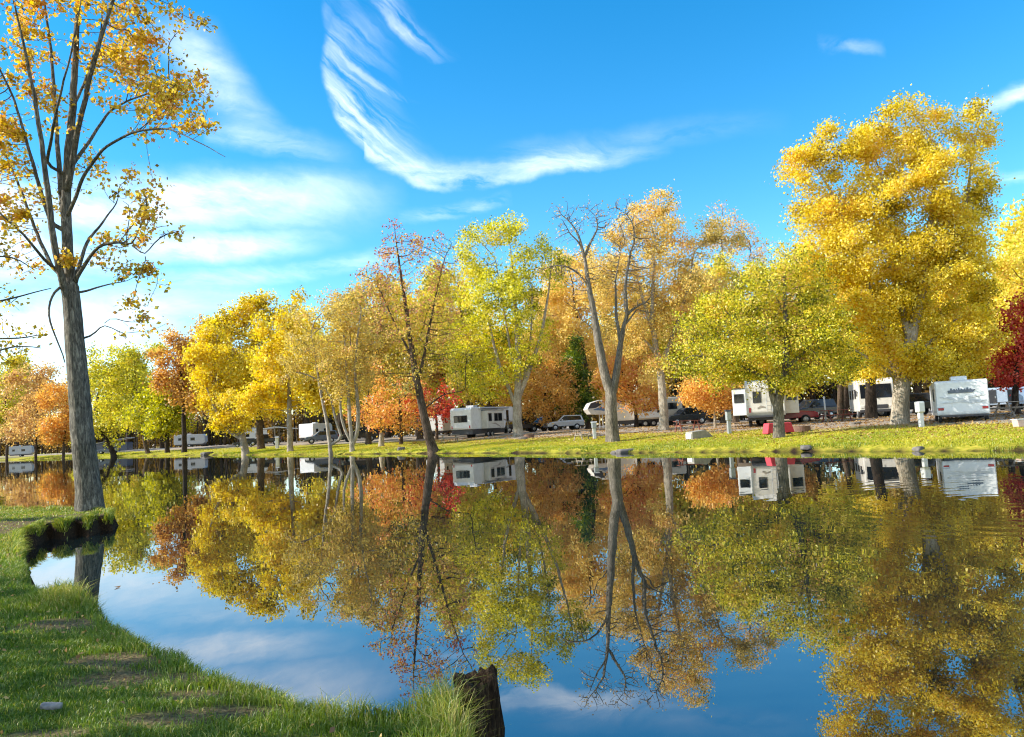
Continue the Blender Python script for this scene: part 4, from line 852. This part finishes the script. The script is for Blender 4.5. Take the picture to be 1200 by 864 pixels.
# --- cars
def car(name, label, cat, px, Y, f, kind, m, group='cars parked at the campsite', s=1.):
    t = place(name, label, cat, px, Y, f, group); W_ = .93
    L_ = 5.5 if kind == 'pickup' else 4.6; r = .39
    if kind == 'pickup':
        low = [(0, .5), (-.02, .8), (.02, 1.12), (1.95, 1.12), (1.96, 1.14), (3.95, 1.14), (5.2, 1.02), (5.45, .9), (5.5, .5)]
        top = [(1.98, 1.12), (2.1, 1.78), (3.25, 1.80), (4.0, 1.12)]
        win = [(2.12, 1.18), (2.18, 1.68), (3.18, 1.70), (3.72, 1.18)]; xf, xr = 4.45, 1.0
    else:
        low = [(0, .5), (-.03, .8), (.03, 1.12), (3.3, 1.12), (4.35, 1.0), (4.58, .85), (4.62, .5)]
        top = [(.05, 1.1), (.25, 1.76), (2.5, 1.80), (3.4, 1.1)]
        win = [(.3, 1.18), (.42, 1.66), (2.44, 1.70), (3.12, 1.18)]; xf, xr = 3.7, .95
    tp = lambda x, z: 1 - .20*max(0, z-1.1)/.7
    MB().prism(low, -W_, W_, .07).build('body', m, t)
    MB().prism(top, -W_+.06, W_-.06, .05, tp).build('cabin', m, t)
    MB().prism(win, -W_+.052, W_-.052, 0, tp).build('side_windows', GLASS, t)
    zt, zb = (1.70, 1.2)
    def slope(a, b_, k):                                # point on the cabin's sloping end
        return (a[0]+(b_[0]-a[0])*k, a[1]+(b_[1]-a[1])*k)
    A1, A2 = top[3], top[2]; p, q = slope(A1, A2, .12), slope(A1, A2, .88)
    MB().prism([(p[0], p[1]), (p[0]+.02, p[1]+.012), (q[0]+.02, q[1]+.012), (q[0], q[1])], -W_+.16, W_-.16, 0, tp).build('windscreen', GLASS, t)
    A1, A2 = top[0], top[1]; p, q = slope(A1, A2, .2), slope(A1, A2, .85)
    MB().prism([(p[0], p[1]), (p[0]-.02, p[1]+.004), (q[0]-.02, q[1]+.004), (q[0], q[1])], -W_+.18, W_-.18, 0, tp).build('rear_window', GLASS, t)
    for sy in (-1, 1):
        for xx in (xf, xr): wheel(t, xx, sy*(W_-.10), r, .25)
        MB().box(L_-.06, L_+.03, sy*.7-.16, sy*.7+.16, .78, .92, .02).build('headlight', AMBER, t)
        MB().box(-.06, .03, sy*.8-.08, sy*.8+.08, .85, 1.1, .02).build('tail_light', REDL, t)
        MB().box(xf-.95, xf-.78, sy*(W_+.1)-.07, sy*(W_+.1)+.07, 1.16, 1.32, .02).build('mirror', m, t)
    MB().box(L_-.02, L_+.06, -.85, .85, .42, .58, .03).build('bumper', TRIM, t); MB().box(-.09, 0, -.85, .85, .42, .58, .03).build('bumper', TRIM, t)
    MB().box(L_-.02, L_+.04, -.5, .5, .66, .88, .02).build('grille', TRIM, t)
    if kind == 'pickup': MB().box(.12, 1.85, -.78, .78, 1.10, 1.128, .005).build('bed_cover', TRIM, t)
    t.scale = (s, s, s); return t
car('parked_car', 'silver white off road car under the orange maples, left of the bare forked trunk', 'car', 682, 92, (-.96, -.28), 'suv', SILV, s=.98)
car('pickup_truck', 'black pickup parked right of the grey forked trunk', 'pickup', 632, 94, (-.95, -.3), 'pickup', BLK, s=.9)
car('parked_car', 'blue grey car between the black pickup and the silver off road car', 'car', 650, 99, (-.6, -.8), 'suv', NAVY)
car('pickup_truck', 'red pickup beside the white twin slide camper', 'pickup', 878, 56, (.97, -.24), 'pickup', REDP, s=.85)
car('parked_car', 'black car with slanted windscreen behind the red pickup', 'car', 975, 70, (-.93, -.36), 'suv', BLK)
car('parked_car', 'black car parked behind the long camper tail near the small orange maple', 'car', 828, 82, (-.97, -.2), 'suv', BLK)
car('parked_car', 'black car right of the clump of upright grey stems', 'car', 443, 100, (-.95, -.3), 'suv', BLK)
car('parked_car', 'dark car behind the thin leaning stems at left centre', 'car', 396, 112, (-.95, -.3), 'suv', NAVY)
car('pickup_truck', 'dark pickup under the open shelter at left', 'pickup', 330, 128, (-.95, -.3), 'pickup', BLK)
car('parked_car', 'dark car beside the camper behind the leaning yellow trunks', 'car', 300, 132, (-.9, -.3), 'suv', BLK, s=.8)
car('parked_car', 'dark car at the left shore behind the leaning dark trunk', 'car', 140, 180, (-.9, -.3), 'suv', NAVY)
car('parked_car', 'dark car behind the thick pale trunk, next to the utility post', 'car', 1096, 58, (-.8, .6), 'suv', BLK, s=.95)
# --- cargo trailers at right
for px, lab, m_ in ((1170, 'pale blue box trailer with dark door right of the white trailer', plain('pale_blue_panel', (.38, .46, .56), .35)), (1192, 'blue grey box trailer at the right edge under the red maple', plain('blue_grey_panel', (.28, .38, .52), .35))):
    t = place('cargo_trailer', lab, 'trailer', px, 70, (.35, .94), 'box trailers at the right edge')
    MB().prism([(0, .5), (0, 1.95), (.1, 2.05), (3.4, 2.05), (3.6, 1.8), (3.6, .5)], -.85, .85, .05).build('body', m_, t)
    d_ = MB().box(-.03, -.002, .05, .7, .65, 1.85, .01).build('door', TRIM, t); MB().box(-.06, -.03, .12, .18, 1.1, 1.3, .01).build('handle', STEEL, d_)
    for s in (-1, 1): wheel(t, 1.9, s*.8, .32, .2); MB().box(-.05, 0, s*.75-.06, s*.75+.06, .55, .66, .01).build('tail_light', REDL, t)

# --- shelter and cabin at left
t = place('open_shelter', 'open shelter with flat grey roof between the two left campers', 'shelter', 325, 133, (1, .1))
MB().prism([(-3.2, 2.5), (-3.2, 2.62), (0, 3.05), (3.2, 2.62), (3.2, 2.5), (0, 2.9)], -2, 2).build('roof', ROOFM, t)
for sx in (-2.9, 0, 2.9):
    for sy in (-1.8, 1.8): MB().box(sx-.07, sx+.07, sy-.07, sy+.07, -.05, 2.52 if sx else 2.88).build('post', WOOD, t)
t = place('cabin', 'low dark cabin with a white sloping roof behind the leaning dark trunk', 'cabin', 134, 212, (1, .15))
MB().box(-4, 4, -2.4, 2.4, -.1, 2.2).build('wall', NAVY, t); MB().prism([(-4.8, 2.0), (4.4, 3.3), (4.4, 3.45), (-4.8, 2.15)], -2.8, 2.8).build('roof', ROOFM, t)
window(t, -2, -.8, -2.415, -2.4, 1.0, 1.7, 'y'); MB().box(.8, 1.7, -2.43, -2.402, 0, 1.95).build('door', PWHITE, t)

# --- small things on the grass
t = place('utility_post', 'white utility post with a black topped meter box, left of the white trailer', 'post', 1080, 38.6, (0, 1))
MB().box(-.12, .12, -.1, .1, -.1, .95, .02).build('post', PWHITE, t); o = MB().box(-.2, .2, -.17, .17, .75, 1.3, .06).build('meter_box', PWHITE, t); MB().box(-.02, .32, -.2, .1, .95, 1.24, .03).build('black_cover', TRIM, o)
MB().tube([(.2, -.05, 1.22), (.40, -.05, 1.2), (.46, -.05, 1.05), (.42, -.05, .92), (.3, -.05, .9)], .035, 8).build('hose_loop', PWHITE, t, True)
t = place('utility_post', 'short bright white utility post just left of the bare forked trunk', 'post', 697, 54, (0, 1))
MB().box(-.13, .13, -.11, .11, -.1, .95, .02).build('post', PWHITE, t); MB().box(-.2, .2, -.16, .16, .75, 1.15, .04).build('meter_box', PGREY, t); MB().prism([(-.24, 1.15), (.24, 1.15), (.2, 1.22), (-.2, 1.22)], -.2, .2).build('lid', PWHITE, t)
t = place('utility_post', 'tall grey utility post between the small orange maple and the twin slide camper', 'post', 855, 47, (0, 1))
MB().box(-.13, .13, -.1, .1, -.1, 1.0, .02).build('post', PGREY, t); MB().box(-.19, .19, -.15, .15, .8, 1.35, .04).build('meter_box', PGREY, t); MB().prism([(-.21, 1.35), (.21, 1.35), (.16, 1.45), (-.16, 1.45)], -.18, .18).build('lid', TRIM, t)
t = place('lantern_pole', 'thin white pole standing by the red brown picnic table', 'pole', 968, 52, (0, 1))
MB().tube([(0, 0, -.1), (0, 0, 1.6)], .06, 8).build('pole', PWHITE, t, True); MB().tube([(0, 0, 1.6), (0, 0, 1.63), (0, 0, 1.72)], [.08, .09, .03], 8).build('cap', PWHITE, t, True)
t = place('marker_post', 'pale square post on the grass below the open shelter', 'post', 325, 106, (0, 1))
MB().box(-.22, .22, -.2, .2, -.1, 1.5, .03).build('post', PWHITE, t); MB().prism([(-.27, 1.5), (.27, 1.5), (0, 1.68)], -.25, .25).build('cap', PGREY, t)
def picnic(label, px, Y, rz, m, s=1.):
    t = place('picnic_table', label, 'picnic table', px, Y, (math.cos(rz), math.sin(rz)), 'picnic tables on the far bank')
    b_ = MB()
    for k in range(5): b_.box(-.9, .9, -.37+.15*k, -.24+.15*k, .72, .76, .004)
    b_.build('tabletop', m, t)
    for sy in (-1, 1):
        b_ = MB()
        for k in range(2): b_.box(-.9, .9, sy*.68-.14+.15*k, sy*.68-.01+.15*k, .43, .47, .004)
        b_.build('bench', m, t)
    for sx in (-.65, .65):
        b_ = MB()
        for sy in (-1, 1): b_.tube([(sx, sy*.22, .72), (sx, sy*.62, -.03)], .045, 4)
        b_.box(sx-.04, sx+.04, -.78, .78, .38, .43); b_.build('leg_frame', m, t)
    t.scale = (s, s, s); return t
picnic('red brown picnic table between the pickup and the thick pale trunk', 981, 52, .1, REDW, 1.05)
picnic('faded pink brown picnic table behind the pale concrete block', 806, 54, .15, REDW)
picnic('thin weathered picnic table left of the short white post', 686, 55, .5, WOOD, .9)
picnic('weathered picnic table at the right edge by the pale tub', 1188, 41, .3, WOOD)
picnic('weathered picnic table left of the slide out camper rear', 527, 74, .3, WOOD)
# table under a red cloth behind the lime tree's trunk
t = place('draped_table', 'low table under a red cloth, half hidden behind the lime tree trunk', 'table', 912, 43.5, (1, .1))
MB().prism([(-.78, .08), (-.66, .66), (.66, .66), (.82, .1), (.5, .12), (.2, .09), (-.3, .13)], -.36, .36, .04).build('red_cloth', REDC, t)
for sx in (-.6, .6): MB().box(sx-.04, sx+.04, -.25, .25, -.05, .12).build('leg', TRIM, t)
def fire_ring(label, px, Y, r=.45):
    t = place('fire_ring', label, 'fire ring', px, Y, (1, 0), 'fire rings on the far bank')
    mb = MB(); n = 20; rr = [r, r*1.04, r*1.04, r*.96, r*.96]; zz = [-.05, -.05, .3, .3, .02]
    rings = [[mb.bm.verts.new((q*math.cos(2*PI*k/n), q*math.sin(2*PI*k/n), z)) for k in range(n)] for q, z in zip(rr, zz)]
    for a, c in zip(rings, rings[1:]):
        for k in range(n): mb.bm.faces.new((a[k], a[(k+1) % n], c[(k+1) % n], c[k]))
    mb.build('steel_band', FIRE, t)
    l = MB()
    for k in range(4): a = k*1.3; l.tube([(math.cos(a)*.3, math.sin(a)*.3, .04), (-math.cos(a)*.22, -math.sin(a)*.22, .14)], .05, 6)
    l.build('charred_logs', TRIM, t)
fire_ring('rusty fire ring on the gravel in front of the red pickup', 940, 44.5)
fire_ring('small fire ring on the bright grass right of the grey forked trunk', 620, 70)
# rocks and block
def rock(name, label, cat, px, Y, size, m, seed, group=None, dz=-.03):
    rs = RS(seed); bm = bmesh.new(); bmesh.ops.create_icosphere(bm, subdivisions=3, radius=1)
    ph = rs.rand(6)*6
    for v in bm.verts:
        c = v.co; k = 1 + .16*math.sin(c.x*2.3+ph[0])*math.cos(c.y*2.7+ph[1]) + .10*math.sin(c.z*4.1+c.x*3.3+ph[2]) + .05*math.sin(c.y*7+ph[3])
        v.co = Vector((max(-.82, min(.82, c.x*k))*size[0], max(-.85, min(.85, c.y*k))*size[1], max(-.4, min(.72, c.z*k))*size[2]))
    me = bpy.data.meshes.new(name); bm.to_mesh(me); bm.free()
    for p in me.polygons: p.use_smooth = True
    o = link(name, me, m); p = base(px, Y); o.location = p + (0, 0, dz); o.rotation_euler = (0, 0, rs.rand()*3); return tag(o, label, cat, group)
t = place('concrete_block', 'pale concrete block with slanted end lying on the grass right of the tan tree', 'block', 818, 44.5, (.93, .37))
MB().prism([(-.62, -.06), (-.6, .40), (.30, .48), (.9, .02), (.9, -.06)], -.34, .34, .03).build('block', CONC, t); MB().box(-.66, -.601, -.25, .25, .02, .3, .01).build('lit_end_face', PWHITE, t)  # whiter end face puts the sunlit left end into the colour
for k, (px, Y, sz) in enumerate([(735, 42.0, (.75, .35, .26)), (722, 42.4, (.4, .3, .2)), (613, 66, (.45, .35, .35)), (945, 33.4, (.4, .28, .16)), (1003, 46, (.4, .3, .2)), (243, 113, (1.1, .7, .5)), (470, 66, (.5, .4, .4)), (1076, 29.2, (.25, .2, .16))]):
    rock('shore_rock', ['long flat grey rock at the waterline below the bare forked trunk', 'smaller grey rock at the waterline left of the long flat one', 'squat stone on the grass below the black pickup', 'dark flat stone at the waterline right of the lime trunk', 'flat grey stone beside the red brown picnic table',
         'dark boulder on the water edge left of the leaning yellow trunks', 'mossy stone at the water edge left of the dark leaning trunk', 'small stone in the grassy edge below the utility post'][k], 'rock', px, Y, sz, STONE, 80+k, 'rocks along the far shore')
t = place('tree_stump', 'tall grey stump under the red and orange maple', 'stump', 447, 79, (1, 0))
MB().tube([(0, 0, -.1), (0, 0, .2), (.03, 0, .9), (.08, .02, 1.45)], [.42, .3, .25, .2], 12).build('stump', BARK['pale'], t, True)
t = place('plastic_tub', 'pale pink tub on the grass at the right edge', 'tub', 1196, 33.5, (1, 0))
MB().prism([(-.2, 0), (-.25, .32), (.25, .32), (.2, 0)], -.2, .2, .03).build('tub', plain('pink_plastic', (.6, .42, .36), .5), t); MB().box(-.27, .27, -.22, .22, .32, .36, .012).build('lid', PWHITE, t)

# --- near bank: the broken stump at the water's edge, a flat stone, a drifting leaf
rs = RS(5); c0 = gp(555, 786, .40); n = 40; V = []; Q = []
prof = [(-.5, .16), (-.1, .135), (.1, .118), (.25, .112), (.34, .114), (.365, .112), (.375, .10), (.36, .07), (.345, .02)]
for j, (z, r) in enumerate(prof):
    for k in range(n):
        a = 2*PI*k/n
        q = r*(1 + .10*math.sin(3*a+1) + .07*math.sin(5*a+z*9) + .06*math.sin(11*a+z*16) + .05*rs.normal()*.6)
        zz = z + (0 if z < .2 else .022*math.sin(2*a+.6) + .010*rs.normal())
        V.append((q*math.cos(a), q*math.sin(a), zz))
for j in range(len(prof)-1):
    for k in range(n): Q.append((j*n+k, j*n+(k+1) % n, (j+1)*n+(k+1) % n, (j+1)*n+k))
me = npmesh('waterside_stump', V, Q, smooth=True)
T_ = [(len(prof)-1)*n+k for k in range(n)]
bm = bmesh.new(); bm.from_mesh(me); bm.verts.ensure_lookup_table(); bm.faces.new([bm.verts[i] for i in T_]); bm.to_mesh(me); bm.free()
o = link('waterside_stump', me, barkmat('rotting_bark', (26, 19, 13), (72, 54, 38), (128, 104, 76), 14)); o.location = (c0[0], c0[1], 0)
tag(o, 'rotting wooden stump standing at the tip of the near bank, grass growing up its side', 'stump')
o = rock('flat_stone', None, None, 60, 5, (.066, .036, .022), plain('pale_stone', (.22, .20, .18), .95, var=.3, scale=30, bump=.5), 3); q = gp(60, 806, .37); o.location = (q[0], q[1], gz(*q)+.035); o.rotation_euler = (.05, .08, .3)
tag(o, 'pale flat stone lying alone in the near grass at bottom left', 'stone')
V1, Q1, t1 = leaf_arrays(np.array([[0, 0, .006]]), .14, RS(2), np.array([.1]), 60.); q = gp(138, 689, 0)
o = link('floating_leaf', npmesh('floating_leaf', V1, Q1, {'tint': t1}), LEAF['rust']); o.location = (q[0], q[1], .004); tag(o, 'dark leaf floating on the pond beside the near grassy bank', 'leaf')
# ------------------------------------------------------------------ daylight, sky and clouds
SUN_AZ, SUN_EL = math.radians(-93), math.radians(30)
sd_ = Vector((math.sin(SUN_AZ)*math.cos(SUN_EL), math.cos(SUN_AZ)*math.cos(SUN_EL), math.sin(SUN_EL)))
ld = bpy.data.lights.new('sun', 'SUN'); ld.energy = 4.6; ld.angle = math.radians(.5); ld.color = (1, .955, .87)
lo = bpy.data.objects.new('sun', ld); COL.objects.link(lo); lo.rotation_euler = sd_.to_track_quat('Z', 'Y').to_euler(); lo.location = (-40, 5, 40)
w = bpy.data.worlds.new('World'); SC.world = w; w.use_nodes = True; nt = w.node_tree
bg = nt.nodes['Background']; bg.inputs[1].default_value = .15
sk = N(nt, 'ShaderNodeTexSky', sky_type='NISHITA', sun_disc=False, sun_elevation=SUN_EL, sun_rotation=SUN_AZ, air_density=1.0, dust_density=0.0, ozone_density=2.2, altitude=200)
hs = N(nt, 'ShaderNodeHueSaturation', ins={'Hue': .493, 'Saturation': 1.42, 'Value': 1.0}); nt.links.new(sk.outputs[0], hs.inputs['Color'])
tc = N(nt, 'ShaderNodeTexCoord')
sep = N(nt, 'ShaderNodeSeparateXYZ'); nt.links.new(tc.outputs['Generated'], sep.inputs[0])
def mth(op, a, c=None, cl=False):
    n = N(nt, 'ShaderNodeMath', operation=op, use_clamp=cl)
    for i, s in ((0, a), (1, c)):
        if s is None: continue
        if isinstance(s, (int, float)): n.inputs[i].default_value = s
        else: nt.links.new(s, n.inputs[i])
    return n.outputs[0]
az = mth('ARCTAN2', sep.outputs[0], sep.outputs[1]); el = mth('ARCSINE', sep.outputs[2])
cmb = N(nt, 'ShaderNodeCombineXYZ'); nt.links.new(az, cmb.inputs[0]); nt.links.new(el, cmb.inputs[1])
def ae(px, py):
    x, y, z = ray(px, py); return (math.atan2(x, y), math.asin(z/math.sqrt(x*x+y*y+z*z)), 0)
def vm(op, a, c=None):
    n = N(nt, 'ShaderNodeVectorMath', operation=op)
    for i, s in ((0, a), (1, c)):
        if s is None: continue
        if isinstance(s, tuple): n.inputs[i].default_value = s
        else: nt.links.new(s, n.inputs[i])
    return n
# the drawing position is bent a little so that no edge is a clean curve
wn = N(nt, 'ShaderNodeTexNoise', ins={'Scale': 16, 'Detail': 5, 'Roughness': .6}); nt.links.new(cmb.outputs[0], wn.inputs['Vector'])
wsub = vm('SUBTRACT', wn.outputs['Color'], (.5, .5, .5)); wsc = vm('SCALE', wsub.outputs[0]); wsc.inputs['Scale'].default_value = .022
wflat = vm('MULTIPLY', wsc.outputs[0], (1, 1, 0))
pos_ = vm('ADD', cmb.outputs[0], wflat.outputs[0]).outputs[0]
def fibre(angle, sx, sy, scale, lo_, hi_):
    mp = N(nt, 'ShaderNodeMapping', ins={'Rotation': (0, 0, angle)}); nt.links.new(pos_, mp.inputs[0])
    m2 = N(nt, 'ShaderNodeMapping', ins={'Scale': (sx, sy, 1)}); nt.links.new(mp.outputs[0], m2.inputs[0])
    n = N(nt, 'ShaderNodeTexNoise', ins={'Scale': scale, 'Detail': 6, 'Roughness': .62, 'Distortion': .5}); nt.links.new(m2.outputs[0], n.inputs['Vector'])
    r = N(nt, 'ShaderNodeMapRange', ins={1: lo_, 2: hi_, 3: 0, 4: 1}); nt.links.new(n.outputs[0], r.inputs[0]); return r.outputs[0]
def fcurve(t, pts):
    n = N(nt, 'ShaderNodeFloatCurve'); c = n.mapping.curves[0]
    n.mapping.use_clip = False
    while len(c.points) < len(pts): c.points.new(.5, .5)
    for p, (x, y) in zip(c.points, pts): p.location = (x, y); p.handle_type = 'AUTO'
    n.mapping.update(); nt.links.new(t, n.inputs['Value']); return n.outputs[0]
f_diag = fibre(math.radians(38), 4.0, 34, 1.7, .38, .76)
f_flat = fibre(math.radians(6), 3.0, 13, 2.2, .34, .74)
f_soft = fibre(math.radians(8), 2.6, 5, 2.6, .30, .66)
sp_ = N(nt, 'ShaderNodeSeparateXYZ'); nt.links.new(pos_, sp_.inputs[0]); AX, EX = sp_.outputs[0], sp_.outputs[1]
def stroke(pts, amp, lo_w, hi_w, vert=False):
    """a soft band along a bent line; its two flanks fade over different widths (pixels of the photo)"""
    q = [ae(*p) for p in pts]
    U, D = (EX, AX) if vert else (AX, EX)
    q = [(e, a_) if vert else (a_, e) for a_, e, _ in q]
    am = list(amp)
    if q[0][0] > q[-1][0]: q = q[::-1]; am = am[::-1]
    u0, u1 = q[0][0], q[-1][0]; v0 = min(p[1] for p in q); v1 = max(p[1] for p in q) + 1e-4
    mr = N(nt, 'ShaderNodeMapRange', ins={1: u0, 2: u1, 3: 0, 4: 1}); nt.links.new(U, mr.inputs[0])
    f = fcurve(mr.outputs[0], [((p[0]-u0)/(u1-u0), (p[1]-v0)/(v1-v0)) for p in q])
    g = fcurve(mr.outputs[0], [(k/(len(am)-1), a_) for k, a_ in enumerate(am)])
    c = N(nt, 'ShaderNodeMath', operation='MULTIPLY_ADD'); nt.links.new(f, c.inputs[0]); c.inputs[1].default_value = v1-v0; c.inputs[2].default_value = v0
    d = mth('SUBTRACT', D, c.outputs[0])
    up_ = N(nt, 'ShaderNodeMapRange', interpolation_type='SMOOTHSTEP', ins={1: 0, 2: hi_w/F, 3: 1, 4: 0}); nt.links.new(d, up_.inputs[0])
    dn_ = N(nt, 'ShaderNodeMapRange', interpolation_type='SMOOTHSTEP', ins={1: -lo_w/F, 2: 0, 3: 0, 4: 1}); nt.links.new(d, dn_.inputs[0])
    return mth('MULTIPLY', mth('MULTIPLY', up_.outputs[0], dn_.outputs[0]), g)
def field(lst, fib):
    tot = None
    for st in lst:
        o = stroke(*st); tot = o if tot is None else mth('MAXIMUM', tot, o)
    return mth('MULTIPLY', tot, fib)
cl = field([([(392, 10), (384, 70), (389, 108), (404, 145), (432, 178), (470, 203), (500, 214)], (.1, .45, .65, .75, .8, .55, 0), 10, 90, True),
            ([(430, -25), (450, 12), (474, 40), (510, 74)], (.75, .75, .55, 0), 14, 40, True),
            ([(394, 50), (412, 78), (440, 102), (478, 122)], (.1, .75, .6, 0), 9, 22, True),
            ([(386, 90), (410, 118), (440, 136), (480, 152)], (.2, .8, .7, 0), 8, 18, True)], f_diag)
c2 = field([([(425, 178), (470, 203), (520, 216), (565, 215), (620, 203), (690, 191), (745, 185), (795, 166)], (0, .75, .85, .8, .7, .72, .78, .55, .2, 0), 10, 34),
            ([(560, 190), (680, 176), (800, 158), (930, 152)], (0, .25, .14, .0), 16, 24),
            ([(955, 52), (985, 54), (1010, 56), (1040, 60)], (0, .45, .4, 0), 10, 12), ([(1120, 138), (1170, 122), (1210, 106), (1270, 84)], (0, .6, .75, .5), 10, 16),
            ([(1110, 224), (1180, 212), (1260, 200)], (0, .45, .4), 8, 12), ([(466, 258), (520, 250), (560, 244), (602, 234)], (0, .6, .6, 0), 9, 14), ([(235, 158), (300, 162), (350, 172), (425, 190)], (0, .5, .6, .45, .15, 0), 18, 24),
            ([(175, 325), (300, 322), (400, 312), (478, 296)], (0, .55, .5, 0), 14, 18)], f_flat)
cl = mth('ADD', cl, c2)
c3 = field([([(-120, 250), (100, 240), (200, 236), (320, 232), (420, 232), (480, 232)], (1, 1, 1, 1, .95, .7, .3, 0), 52, 44), ([(130, 290), (220, 292), (320, 286), (420, 272)], (0, .8, .95, .7, .25, 0), 22, 30),
            ([(-160, 395), (0, 385), (120, 378), (230, 362), (360, 346)], (1, 1, .85, .35, 0), 70, 56), ([(-200, 310), (0, 305), (110, 300), (190, 296)], (1, .95, .8, 0), 40, 60), ([(205, 10), (245, 80), (310, 155)], (0, .55, 0), 55, 50, True)],
           mth('ADD', mth('MULTIPLY', f_soft, .70), mth('MULTIPLY', f_flat, .55)))
cl = mth('ADD', cl, c3)
# unseen sky behind the camera: thin white cloud veil added as neutral fill light
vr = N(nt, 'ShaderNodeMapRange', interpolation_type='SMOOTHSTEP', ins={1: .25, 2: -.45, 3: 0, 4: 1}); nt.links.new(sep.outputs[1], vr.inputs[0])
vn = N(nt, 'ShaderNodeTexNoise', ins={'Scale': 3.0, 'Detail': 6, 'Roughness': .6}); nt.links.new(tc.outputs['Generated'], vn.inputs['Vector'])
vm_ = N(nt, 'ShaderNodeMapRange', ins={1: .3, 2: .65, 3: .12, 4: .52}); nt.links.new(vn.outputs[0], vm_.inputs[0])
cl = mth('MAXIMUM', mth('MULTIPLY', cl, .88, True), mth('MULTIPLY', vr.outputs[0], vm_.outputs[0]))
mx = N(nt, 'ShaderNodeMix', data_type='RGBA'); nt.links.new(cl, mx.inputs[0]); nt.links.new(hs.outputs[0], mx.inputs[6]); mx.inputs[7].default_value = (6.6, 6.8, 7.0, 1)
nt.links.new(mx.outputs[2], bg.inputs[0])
w.cycles.sampling_method = 'MANUAL'; w.cycles.sample_map_resolution = 512

vs = SC.view_settings; vs.view_transform = 'Standard'; vs.look = 'None'; vs.exposure = EXPOSURE; vs.gamma = 1; vs.use_curve_mapping = False
cy = SC.cycles
cy.pixel_filter_type = 'BLACKMAN_HARRIS'; cy.filter_width = 1.15
cy.max_bounces = 7; cy.diffuse_bounces = 3; cy.glossy_bounces = 3; cy.transmission_bounces = 4; cy.transparent_max_bounces = 8
cy.caustics_reflective = False; cy.caustics_refractive = False; cy.sample_clamp_indirect = 6
cy.use_adaptive_sampling = True; cy.adaptive_threshold = .02
cy.use_denoising = True
try: cy.denoiser = 'OPENIMAGEDENOISE'; cy.denoising_input_passes = 'RGB_ALBEDO_NORMAL'
except Exception: pass
